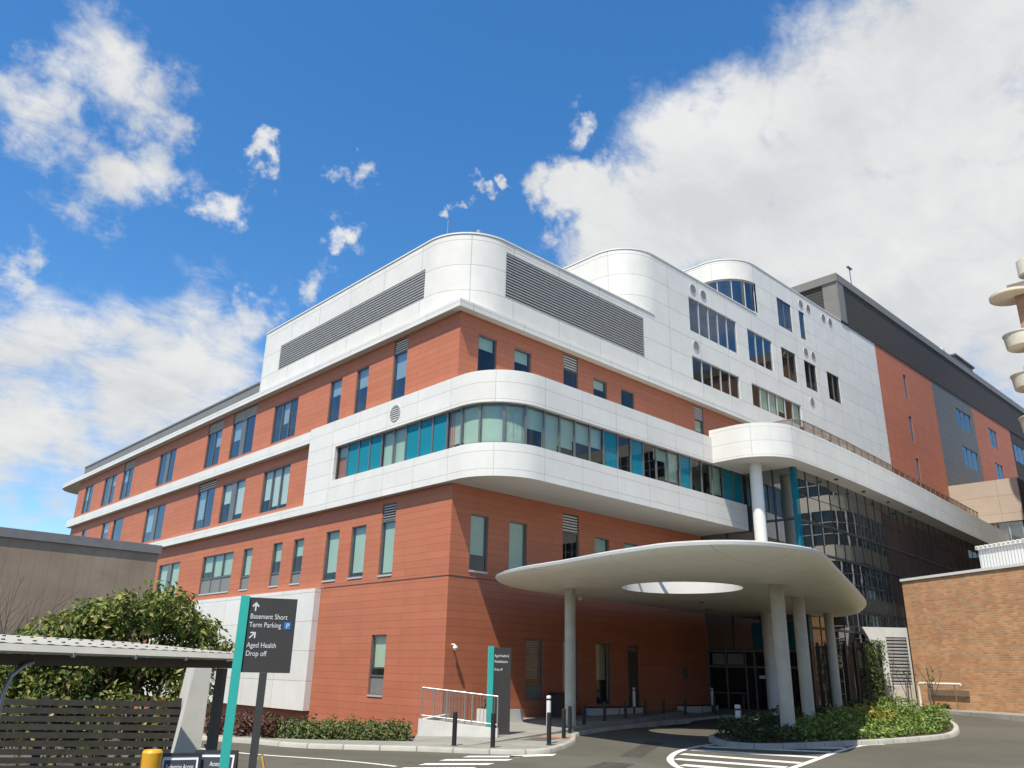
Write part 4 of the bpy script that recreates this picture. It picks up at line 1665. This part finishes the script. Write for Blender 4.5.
# ------------------------------------------------------------------ hedge and shrubs along the left footpath
HL = resample(smooth_path([(-9.15, -2.75), (-8.75, -3.75), (-8.1, -4.5), (-7.35, -5.15), (-6.1, -6.1)], 8), .05)
rnd = random.Random(11)
pts = []
for i, p in enumerate(HL):
    if i < 8:
        continue
    for _ in range(88):
        a = rnd.uniform(0, math.pi)
        k = rnd.uniform(.6, 1.06) * (1 + .14 * math.sin(i * .55) + .1 * math.sin(i * 1.7))
        off = math.cos(a) * .38 * k
        zz_ = .08 + math.sin(a) * .52 * k if rnd.random() > .35 else .08 + rnd.uniform(0, .4)
        pts.append(((p[0] + .66 * off + .25 + rnd.gauss(0, .04), p[1] + .75 * off + .3 + rnd.gauss(0, .04), zz_), (math.cos(a) * .66, math.cos(a) * .75, math.sin(a))))
t = thing('clipped_hedge', 'low clipped green hedge along the footpath under the terracotta wall', 'hedge', (-7.4, -4.9, 0))
o = leaves('foliage', 'leaf_hedge', [((p[0] + 7.4, p[1] + 4.9, p[2]), d) for p, d in pts], .085, t, seed=12)
mb = MB()
for i in range(10, len(HL), 6):
    p = HL[i]
    mb.tube([(p[0] + 7.65, p[1] + 5.2, .02), (p[0] + 7.65 + rnd.gauss(0, .1), p[1] + 5.2 + rnd.gauss(0, .1), .42)], [.02, .008], 5)
mb.build('stems', 'bark', t)
for k, (x, y, s_, lab) in enumerate(((-9.2, -2.5, .5, 'dark red leafed shrub at the left end of the hedge'), (-8.85, -3.35, .42, 'smaller red leafed shrub touching the hedge end'), (-9.6, -1.7, .5, 'dark red leafed shrub furthest left, seen past the sign post'))):
    t = thing('red_shrub', lab, 'shrub', (x, y, .05), 0, 'red leafed shrubs')
    r2 = random.Random(20 + k)
    leaves('foliage', 'leaf_red', blob_points(r2, (0, 0, .34), (s_, s_, .40), 420, .2), .12, t, seed=21 + k)
    mb = MB()
    for _ in range(7):
        mb.tube([(0, 0, 0), (r2.gauss(0, .2), r2.gauss(0, .2), .5)], [.02, .006], 5)
    mb.build('stems', 'bark', t)

# ------------------------------------------------------------------ island planting
rnd = random.Random(31)
inner_isl = offset_path(ISL, .28)
ptsA, ptsD = [], []
while len(ptsA) < 15000:
    x, y = rnd.uniform(1.5, 20), rnd.uniform(-13.6, -7.5)
    if not inpoly(x, y, inner_isl):
        continue
    hgt = .34 + .13 * math.sin(x * 1.9 + y) + .10 * math.sin(y * 2.7 - x * .6) + .16 * ss(4, 9, x) * ss(-13.2, -11.8, y) + .10 * ss(-12.6, -10.5, y)
    if y < -12.2 and x < 16:
        hgt *= .85
    z = .6 * ss(13, 23, x) + .13 + hgt * math.sqrt(rnd.random())
    d = (rnd.gauss(0, .4), rnd.gauss(0, .4) - .25, .7)
    ptsA.append(((x, y, z), d))
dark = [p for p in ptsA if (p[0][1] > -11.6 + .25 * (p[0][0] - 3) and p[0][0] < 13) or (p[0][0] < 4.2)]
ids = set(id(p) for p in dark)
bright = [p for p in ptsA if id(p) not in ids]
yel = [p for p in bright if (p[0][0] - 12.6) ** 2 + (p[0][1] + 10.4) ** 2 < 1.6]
yid = set(id(p) for p in yel)
bright = [p for p in bright if id(p) not in yid]
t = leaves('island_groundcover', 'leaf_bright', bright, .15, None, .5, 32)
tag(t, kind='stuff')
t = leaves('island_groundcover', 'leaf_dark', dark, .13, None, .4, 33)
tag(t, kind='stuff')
t = leaves('island_groundcover', 'leaf_yellow', [((p[0], p[1], p[2] + .12), d) for p, d in yel], .15, None, .5, 34)
tag(t, kind='stuff')
for k, (x, y, s_, hh, mt, lab) in enumerate(((15.6, -9.2, .8, .55, 'leaf_red', 'purple red shrub at the back of the island near the right columns'), (17.2, -9.0, .7, .5, 'leaf_red', 'lower purple red shrub right of the other red one on the island'),
                                              (13.3, -8.9, .8, .6, 'leaf_dark', 'dark green shrub at the back of the island between the columns'), (16.9, -8.4, .9, .7, 'leaf_dark', 'dark green shrub at the foot of the rearmost canopy column'))):
    t = thing('island_shrub', lab, 'shrub', (x, y, .13 + .6 * ss(13, 23, x)), 0, 'shrubs at the back of the island')
    r2 = random.Random(50 + k)
    leaves('foliage', mt, blob_points(r2, (0, 0, hh * .55), (s_, s_ * .8, hh * .6), 650, .2), .14, t, seed=51 + k)
    mb = MB()
    for _ in range(7):
        mb.tube([(0, 0, 0), (r2.gauss(0, .25), r2.gauss(0, .25), hh * .8)], [.02, .006], 5)
    mb.build('stems', 'bark', t)
for k, (x, y, h_, lab) in enumerate(((19.0, -9.9, 2.6, 'thin leafless sapling with stakes in front of the louvred wall'), (19.7, -10.6, 2.2, 'shorter staked sapling beside the white pipe rail'), (18.3, -9.3, 2.4, 'thin sapling left of the other staked ones'))):
    t = thing('young_tree', lab, 'tree', (x, y, .4), 0, 'staked saplings at the island end')
    r2 = random.Random(60 + k)
    mb = MB()
    twigs(mb, (0, 0, 0), (.02, 0, 1), h_, .03, 1, r2, .35)
    mb.build('trunk', 'twig', t)
    for sx in (-.25, .25):
        mb = MB()
        mb.tube([(sx, .05, 0), (sx, .05, 1.6)], .02, 6)
        mb.build('stake', 'bark', t)
    mb = MB()
    mb.bar((-.25, .05, 1.3), (.25, .05, 1.3), .02, .04)
    mb.build('tie', 'bollard_black', t)
    leaves('leaf_tufts', 'leaf_hedge', blob_points(r2, (0, 0, h_ * .75), (.35, .35, .5), 26, .1), .12, t, seed=61 + k)['kind'] = 'stuff'

# ------------------------------------------------------------------ fence with climber right of the canopy
fx0, fx1, fy = 20.2, 24.2, -6.55
t = thing('black_fence', 'tall black metal fence panels half covered by a climber, beside the atrium glass', 'fence', (fx0, fy, .45))
for k in range(5):
    x = (fx1 - fx0) * k / 4
    mb = MB()
    mb.box(x - .06, x + .06, -.06, .06, 0, 3.3)
    mb.build('post', 'bollard_black', t)
for k in range(4):
    x = (fx1 - fx0) * k / 4
    mb = MB()
    w_ = (fx1 - fx0) / 4
    for j in range(8):
        xx = x + .1 + (w_ - .2) * j / 7
        mb.box(xx - .012, xx + .012, -.012, .012, .15, 3.05)
    mb.box(x + .06, x + w_ - .06, -.02, .02, .1, .15)
    mb.box(x + .06, x + w_ - .06, -.02, .02, 3.05, 3.1)
    mb.build('mesh_panel', 'bollard_black', t)
t = thing('climbing_plant', 'green climber trailing over the black fence by the white louvred wall', 'climber', (22.6, -6.75, .45))
r2 = random.Random(71)
pts = []
for _ in range(2600):
    x = r2.uniform(-1.0, 1.4)
    z = r2.uniform(0, 3.2) ** 1.0
    if r2.random() < .45 * (1 - z / 3.4) + (.35 if x < -.3 else 0):
        continue
    pts.append(((x + .2 * math.sin(z * 3), r2.gauss(0, .16), z + .3 * (x > .2)), (0, -.8, .5)))
leaves('foliage', 'leaf_vine', pts, .13, t, seed=72)
mb = MB()
for k in range(5):
    mb.tube([(-.8 + .45 * k, 0, 0), (-.7 + .45 * k, .05, 1.5), (-.9 + .5 * k, 0, 3.0)], [.02, .015, .006], 5)
mb.build('stems', 'bark', t)

t = thing('louvred_wall', 'white concrete wall with a raked side and a grey louvre, beside the brick building', 'wall', (24.75, -6.4, .5), R(-43.5))
mb = MB()


def PX(u, z, d):
    return (u, d, z)


out_ = [(0, .1), (-.12, 1.6), (-.35, 3.0), (-.85, 4.15), (1.55, 4.15), (1.55, .1)]
lv = (.35, 1.45, 1.25, 3.65)
ins = [(lv[0], lv[2]), (lv[0], lv[3]), (lv[1], lv[3]), (lv[1], lv[2])]
mb.face([(0, 0, .1), (1.55, 0, .1), (1.55, 0, lv[2]), (-.09, 0, lv[2])])
mb.face([(-.09, 0, lv[2]), (lv[0], 0, lv[2]), (lv[0], 0, lv[3]), (-.6, 0, lv[3]), (-.35, 0, 3.0), (-.12, 0, 1.6)])
mb.face([(-.6, 0, lv[3]), (1.55, 0, lv[3]), (1.55, 0, 4.15), (-.85, 0, 4.15)])
mb.face([(lv[1], 0, lv[2]), (1.55, 0, lv[2]), (1.55, 0, lv[3]), (lv[1], 0, lv[3])])
for a, b2 in zip(out_, out_[1:]):
    mb.face([(a[0], 0, a[1]), (b2[0], 0, b2[1]), (b2[0], .3, b2[1]), (a[0], .3, a[1])])
mb.face([(x, .3, z) for x, z in out_])
mb.build('wall_face', 'wall_white', t)
mb = MB()
mb.face([PX(lv[0], lv[2], .12), PX(lv[1], lv[2], .12), PX(lv[1], lv[3], .12), PX(lv[0], lv[3], .12)], 1)
slats(mb, PX, lv[0], lv[1], lv[2], lv[3], .17, .0, .09)
mb.build('louvre', ['louvre_grey', 'louvre_back'], t)
mb = MB()
mb.box(.3, 1.5, -.02, -.003, .12, 1.2)
mb.build('lower_panel', 'beige_trim', t)

# ------------------------------------------------------------------ brick building on the right
brz = math.atan2(bd.y, bd.x)
t = thing('brick_building', 'low orange brick building with a white capping at the right edge', 'building', (BK0.x, BK0.y, .6), brz)
mb = MB()
mb.box(0, 26, 0, 14, -.3, 6.42)
mb.build('wall', 'orange_brick', t)
mb = MB()
mb.box(-.06, 26, -.06, 14, 6.422, 6.55)
mb.build('roof_capping', 'white_paint', t)
mb = MB()
mb.box(.95, 22, 4.6, 12, 6.55, 8.28)
rr = mb.build('roof_plant_room', 'corrugated_white', t)
mb = MB()
mb.box(.85, 22, 4.5, 12.1, 8.282, 8.42)
for k in range(60):
    mb.box(.9 + k * .3, 1.05 + k * .3, 4.46, 4.6, 8.42, 8.48)
mb.build('roof_sheet', 'white_paint', rr)
P0 = Vector((BK0.x, BK0.y)) + bd * .75 + bn_ * .5
P1 = Vector((BK0.x, BK0.y)) + bd * 3.5 + bn_ * .5
t = thing('pipe_rail', 'bent white pipe barrier standing in front of the brick wall', 'barrier', (P0.x, P0.y, .69), brz)
mb = MB()
L = (P1 - P0).length
mb.tube([(0, 0, 0), (0, 0, 1.02), (.04, 0, 1.12), (.12, 0, 1.16), (L, 0, 1.16)], .062, 12)
mb.build('pipe', 'white_paint', t)
for x in (.7, 2.35):
    mb = MB()
    mb.tube([(x, 0, 0), (x, 0, 1.12)], .022, 8)
    mb.build('support', 'rail_brown', t)
mb = MB()
mb.box(.12, L, .40, .44, .62, .86)  # brown strip standing in for the shadow below the pipe
mb.build('pipe_shadow_strip', 'rail_brown', t)
r2 = random.Random(81)
t = thing('weed_tuft', 'small weed tuft growing where the brick wall meets the path', 'plant', (P0.x + bd.x * 1.2 - bn_.x * .45, P0.y + bd.y * 1.2 - bn_.y * .45, .69))
leaves('foliage', 'leaf_hedge', blob_points(r2, (0, 0, .12), (.3, .3, .16), 140, .1), .12, t, seed=82)

# tower with curved balconies
tw = thing('balcony_tower', 'tall brick block with cream rounded balconies at the right edge of the photo', 'building', (52.5, -9.8, 0))
mb = MB()
mb.box(0, 16, -16, 0, 0, 33.0)
mb.build('wall', 'tower_brick', tw)
mb = MB()
mb.box(-.35, 16, -16, .35, 33.002, 34.0)
mb.build('roof', 'rail_brown', tw)
mb = MB()
c0 = (.3, .2)
mb.lathe([(1.65, 33.0), (1.78, 33.04), (1.78, 33.25), (1.7, 33.3)], 40, 0, c0)
mb.build('canopy_disc', 'cream', tw)
mb = MB()
mb.lathe([(.8, 34.9), (.95, 35.0), (.95, 36.3)], 30, 0, (1.1, -1.3))
mb.build('roof_turret', 'cream', tw)
for k, z in enumerate((28.35, 24.75, 21.1, 17.4)):
    mb = MB()
    mb.lathe([(1.22, z), (1.28, z + .05), (1.38, z + 1.1), (1.45, z + 1.14), (1.45, z + 1.22)], 36, 0, (.25, .1))
    mb.build('balcony', 'cream', tw)
mb = MB()
mb.box(16.01, 44, -16, 1.5, 0, 24)  # unseen block added to keep sky out of the atrium reflection
mb.build('sky_reflection_block', 'tower_brick', tw)
for z in (26, 22, 18, 14, 10, 6, 2):
    for y in (-4.5, -8.5, -12.5):
        mb = MB()
        mb.box(-.04, -.003, y - .8, y + .8, z, z + 1.5)
        mb.build('window', 'curtain_glass', tw)

# glazed office with a rounded corner, out of frame, seen reflected in the atrium
of = thing('office_building', 'office block with round glazed corner and beige floor bands mirrored in the atrium glass', 'building', (42, -14.9, 0))
FP = [(10, 4), (4, 4)] + [(4 - 4 * math.sin(R(a)), 4 * math.cos(R(a))) for a in range(10, 91, 10)] + [(0, -22)]
FP = [(x, y) for x, y in FP]
for k in range(6):
    z = 4.0 * k
    mb = MB()
    o1 = FP + [(10, -22)]
    mb.prism(o1, z + 2.75, z + 4.0, 0)
    mb.build('floor_band', 'cream', of)
    mb = MB()
    i1 = [(.15 + x * .99, y - .15 if y > 0 else y + .1) for x, y in o1]
    mb.strip(i1, z, z + 2.75, 0, smooth=False)
    gz = mb.build('glazing', 'entry_glass', of)
    mb = MB()
    fpr = resample(FP, .9)
    for p in fpr:
        mb.box(p[0] - .05, p[0] + .05, p[1] - .05, p[1] + .05, z, z + 2.75)
    for zz_ in (.9, 1.8):
        for a, b2 in zip(fpr, fpr[1:]):
            mb.bar((*a, z + zz_), (*b2, z + zz_), .06)
    mb.build('window_bars', 'frame_light', gz)

# long unseen building and trees across the road behind the camera, added to block the low sky; they show in the window glass
ob = thing('sky_blocking_wing', 'unseen brown brick wing added to block the low sky, across the road behind the photographer, mirrored in windows', 'building', (-30, -62, 0))
mb = MB()
mb.box(0, 95, 0, 12, -.1, 11.0)
mb.build('wall', 'tower_brick', ob)
mb = MB()
mb.box(-.3, 95.3, -.3, 12.3, 11.002, 11.5)
mb.build('roof_edge', 'rail_brown', ob)
for k in range(14):
    for z in (1.2, 4.8, 8.2):
        mb = MB()
        mb.box(3 + k * 6.6, 6.2 + k * 6.6, 12.003, 12.05, z, z + 1.7)
        mb.build('window', 'curtain_glass', ob)
for k in range(9):
    tx, ty = -22 + k * 9.5, -44 - 2.5 * (k % 2)
    hh = 9.5 + 2.2 * ((k * 7) % 3)
    t = thing('street_tree', 'broad dark street tree across the road, mirrored in the upper windows', 'tree', (tx, ty, 0), 0, 'street trees behind the photographer')
    r2 = random.Random(200 + k)
    mb = MB()
    mb.tube([(0, 0, 0), (.1, .05, 2), (.2, 0, 4.5), (.1, .1, hh * .8)], [.3, .24, .17, .05], 8)
    for a in range(5):
        mb.tube([(.1, 0, 2.5 + .5 * a), (1.8 * math.cos(a * 1.3), 1.8 * math.sin(a * 1.3), 4.2 + .8 * a)], [.1, .03], 6)
    mb.build('trunk', 'bark', t)
    pts = []
    for _ in range(26):
        z = r2.uniform(3.0, hh)
        rr_ = 3.6 * math.sqrt(max(.05, 1 - ((z - hh * .58) / (hh * .45)) ** 2))
        a = r2.uniform(0, 6.28)
        q_ = r2.uniform(.3, 1) * rr_
        pts += blob_points(r2, (q_ * math.cos(a), q_ * math.sin(a), z), (1.2, 1.2, .95), 60, .3)
    leaves('crown', 'leaf_dark', pts, .5, t, .2, 300 + k)

# ------------------------------------------------------------------ left side: brown building, shelter, fence, tree, signs
t = thing('brown_building', 'plain brown rendered building with a grey roof edge behind the bare tree', 'building', (-11.9, -1.2, 0))
mb = MB()
mb.box(-24, 0, 0, 22, -1.2, 5.0)
mb.build('wall', 'render_brown', t)
mb = MB()
mb.box(-24, .06, -.05, 22, 5.002, 5.24)
mb.build('roof_edge', 'cap_grey', t)

SR = Vector((-15.62, -14.78))
SL = Vector((-18.93, -17.14))
sd_ = (SL - SR).normalized()
srz = math.atan2(sd_.y, sd_.x)
t = thing('walkway_shelter', 'low covered walkway with a pale corrugated roof edge and dark beam', 'shelter', (SR.x, SR.y, 0), srz)
mb = MB()
n = 37
prof = []
for k in range(n * 4 + 1):
    x = -.05 + k * .05
    z = 2.142 if (k % 4) in (0, 1) else 2.136
    prof.append((x, z))
mb.grid([[(x, .12, z) for x, z in prof], [(x, -1.7, z + .125) for x, z in prof]], 0, None, False)
mb.grid([[(x, .12, z - .012) for x, z in prof], [(x, -1.7, z + .113) for x, z in prof]], 0, None, False)
for k in range(37):
    for yy, zr in ((-.30, 2.172), (-1.2, 2.234)):
        mb.box(.075 + k * .2, .1 + k * .2, yy - .025, yy, zr - .02, zr + .010, 1)
mb.build('roof_sheet', ['gutter_beige', 'bollard_black'], t)
mb = MB()
sec = [(.0, 2.05), (.20, 2.05), (.215, 2.07), (.13, 2.132), (.0, 2.118)]
for a, b2 in zip(sec, sec[1:] + sec[:1]):
    mb.face([(-.06, a[0], a[1]), (7.3, a[0], a[1]), (7.3, b2[0], b2[1]), (-.06, b2[0], b2[1])])
mb.face([(-.06, y, z) for y, z in sec])
for k in range(8):
    mb.box(.5 + k * .95, .53 + k * .95, .19, .222, 2.03, 2.075)
mb.build('gutter', 'gutter_beige', t)
mb = MB()
mb.box(-.04, 7.3, -.14, -.02, 1.95, 2.048)
mb.build('beam', 'steel_dark', t)
for x in (.12, 4.02, 7.1):
    mb = MB()
    mb.box(x - .055, x + .055, -.13, -.03, 0, 1.948)
    mb.build('post', 'steel_dark', t)
mb = MB()
mb.tube([(3.6, -.02, 1.98), (3.72, .0, 1.95), (3.85, .0, 1.86), (3.9, .0, 1.7), (3.92, .0, 0)], .022, 8)
mb.build('downpipe', 'galv', t)

# raking white wall end beside the shelter post
rwd = math.atan2(-12.74 + 11.51, -15.33 + 17.52)
t = thing('raked_wall', 'pale raked wall end leaning beside the shelter post', 'wall', (-15.45, -13.72, 0), R(-20))
mb = MB()
pr = [(-.40, 0), (0.02, 0), (0.02, 2.02), (-.20, 2.02)]
mb.face([(x, 0, z) for x, z in pr])
mb.face([(x, 2.4, z) for x, z in pr])
for k in range(4):
    a, b2 = pr[k], pr[(k + 1) % 4]
    mb.face([(a[0], 0, a[1]), (b2[0], 0, b2[1]), (b2[0], 2.4, b2[1]), (a[0], 2.4, a[1])])
mb.build('wall_slab', 'wall_white', t)

FA, FB = Vector((-15.4, -12.75)), Vector((-20.2, -10.0))
fl = (FB - FA).length
frz = math.atan2(FB.y - FA.y, FB.x - FA.x)
t = thing('slat_fence', 'dark horizontal slat timber fence under the covered walkway', 'fence', (FA.x, FA.y, 0), frz)
mb = MB()
for k in range(13):
    mb.box(0, fl, -.012, .012, .06 + k * .11, .06 + k * .11 + .078)
mb.build('slat_panel', 'slat_timber', t)
for k in range(4):
    mb = MB()
    x = .05 + (fl - .1) * k / 3
    mb.box(x - .045, x + .045, -.11, -.013, 0, 1.5)
    mb.build('post', 'slat_timber', t)

# dense camellia-like tree behind the fence
t = thing('leafy_tree', 'dense glossy green tree with yellowish tips behind the slat fence', 'tree', (-15.2, -9.6, 0))
r2 = random.Random(91)
pts = []
clumps = []
for _ in range(105):
    a = r2.uniform(-3.0, 1.3)
    top = 3.05 - .12 * abs(a - .15) ** 1.6 - (.55 if a < -1.1 else 0) + r2.gauss(0, .12)
    z = r2.uniform(.7, max(1.2, top))
    dd = r2.uniform(-1.1, .9)
    clumps.append((a, dd, min(z, top - .2), r2.uniform(.28, .52)))
for k in range(16):
    a = -1.1 + 2.6 * k / 15 + r2.gauss(0, .08)
    clumps.append((a, r2.uniform(-.4, .4), 2.86 - .2 * abs(a - .3) + r2.gauss(0, .16), r2.uniform(.2, .34)))
dx_, dy_ = math.cos(R(-18)), math.sin(R(-18))
for a, dd, z, r_ in clumps:
    pts += blob_points(r2, (a * dx_ - dd * dy_, a * dy_ + dd * dx_, z), (r_, r_, r_ * .85), int(1350 * r_ * r_) + 50, .35)
leaves('crown', 'leaf_tree', pts, .105, t, .35, 92)
mb = MB()
for k in range(6):
    a = -1.2 + .5 * k
    mb.tube([(a * .3, 0, 0), (a * .6, a * -.1, .9), (a * .9, a * -.2, 1.9), (a * 1.0, a * -.25, 2.6)], [.06, .05, .035, .015], 6)
mb.build('trunk', 'bark', t)
leaves('low_leaves', 'leaf_tree', [((r2.uniform(-2.6, 1.3), r2.uniform(-1.2, -.4), r2.uniform(.2, 1.5)), (0, -1, .3)) for _ in range(500)], .11, t, .3, 93)

t = thing('bare_tree', 'leafless many branched tree in front of the brown building', 'tree', (-17.5, -7.0, 0))
r2 = random.Random(95)
mb = MB()
for k in range(52):
    a = r2.uniform(-.6, 1.25)
    twigs(mb, (r2.uniform(-.9, .5), r2.gauss(0, .15), .2), (a, r2.gauss(0, .2), 1.0), r2.uniform(1.35, 1.8), .036, 3, r2, .26)
mb.build('branches', 'twig', t)
mb = MB()
mb.tube([(0, 0, 0), (.02, .02, .5)], [.11, .09], 8)
mb.build('trunk', 'bark', t)

# direction sign with turquoise blade
t = thing('direction_sign', 'dark direction sign on a post with a tall turquoise blade', 'sign', (-16.49, -16.60, 0), R(-27.3))
mb = MB()
mb.box(0, .098, -.05, .05, 0, 2.745)
mb.build('edge_blade', 'teal_paint', t)
mb = MB()
mb.box(.0985, .63, -.03, .03, 1.92, 2.73)
pn = mb.build('panel', 'sign_dark', t)
mb = MB()
mb.box(.30, .385, -.028, .028, 0, 1.919)
mb.build('post', 'steel_dark', t)
fy_ = -.0325
text('Basement Short', .080, (.125, fy_, 2.497), up90, 'sign_white', t, sx=.80)
text('Term Parking', .080, (.125, fy_, 2.405), up90, 'sign_white', t, sx=.80)
text('Aged Health', .080, (.125, fy_, 2.185), up90, 'sign_white', t, sx=.80)
text('Drop off', .080, (.125, fy_, 2.095), up90, 'sign_white', t, sx=.80)
mb = MB()
mb.box(.510, .580, fy_ - .001, -.0305, 2.392, 2.468)
sq = mb.build('parking_symbol', 'sign_blue', t)
text('P', .075, (.53, fy_ - .002, 2.404), up90, 'sign_white', sq)
mb = MB()
mb.box(.168, .182, fy_, -.0305, 2.580, 2.670)
mb.face([(.135, fy_, 2.635), (.150, fy_, 2.625), (.175, fy_, 2.660), (.175, fy_, 2.682)])
mb.face([(.215, fy_, 2.635), (.200, fy_, 2.625), (.175, fy_, 2.660), (.175, fy_, 2.682)])
mb.build('arrow', 'sign_white', t)
mb = MB()
mb.face([(.137, fy_, 2.2900), (.147, fy_, 2.2800), (.205, fy_, 2.3380), (.195, fy_, 2.3480)])
mb.box(.150, .208, fy_, -.0305, 2.3380, 2.3520)
mb.box(.194, .208, fy_ - .0003, -.0305, 2.2850, 2.3375)
mb.build('arrow', 'sign_white', t)

t = thing('yellow_bollard', 'fat yellow bollard standing under the covered walkway', 'bollard', (-17.12, -16.33, 0))
mb = MB()
mb.lathe([(.105, 0), (.105, 1.11), (.09, 1.135), (.04, 1.14)], 24)
mb.build('post', 'yellow_paint', t)
mb = MB()
mb.lathe([(.15, 0), (.15, .015), (.11, .02)], 20)
mb.build('base_plate', 'yellow_paint', t)


def a_frame(label, loc, rz, w, h, header, face='sign_white', back='frame_dark', yellow=False):
    o = thing('a_frame_sign', label, 'sign', loc, rz, None if yellow else 'a-frame signs under the walkway')
    lean = .30
    for sgn, nm in ((-1, 'front_board'), (1, 'back_board')):
        mb = MB()

        def Q(x, z, d=0.0):
            return (x, sgn * (lean * (1 - z / h) + .012 + d), z)
        fm = .03
        for x0, x1, z0, z1 in ((0, fm, 0, h), (w - fm, w, 0, h), (fm, w - fm, h - fm, h), (fm, w - fm, .12, .15)):
            c = [Q(x0, z0), Q(x1, z0), Q(x1, z1), Q(x0, z1)]
            c2 = [Q(x0, z0, .02), Q(x1, z0, .02), Q(x1, z1, .02), Q(x0, z1, .02)]
            mb.face(c, 0)
            mb.face(c2, 0)
            for k in range(4):
                j = (k + 1) % 4
                mb.face([c[k], c[j], c2[j], c2[k]], 0)
        mb.face([Q(fm, .15, .01), Q(w - fm, .15, .01), Q(w - fm, h - fm, .01), Q(fm, h - fm, .01)], 1)
        bo = mb.build(nm, ['yellow_sign' if yellow else 'bollard_black', 'yellow_sign' if yellow else face], o)
        if sgn < 0 and not yellow:
            mb = MB()
            mb.face([Q(fm + .02, h - .20, .013), Q(w - fm - .02, h - .20, .013), Q(w - fm - .02, h - .065, .013), Q(fm + .02, h - .065, .013)])
            mb.build('header_band', 'sign_navy', bo)
            ang = math.atan2(h, lean)
            text(header, .07, (w / 2, Q(0, h - .155, .016)[1], h - .155), (ang, 0, 0), 'sign_white', bo, align='CENTER', sx=.56)
            mb = MB()
            mb.face([Q(w * .55, .3, .013), Q(w - .06, .3, .013), Q(w - .06, h - .26, .013), Q(w * .62, h - .26, .013)])
            mb.build('picture', 'sign_blue', bo)
    return o


a_frame('black framed sign board reading Pedestrian Access, left of the turquoise blade', (-16.88, -15.95, 0), R(-20), .43, 1.06, 'Pedestrian Access')
a_frame('tilted white sign board partly hidden behind the turquoise blade', (-16.50, -16.0, 0), R(-34), .46, 1.08, 'Access')
a_frame('yellow edged folding floor sign right of the sign post', (-16.0, -16.55, 0), R(62), .30, 1.03, '', yellow=True)
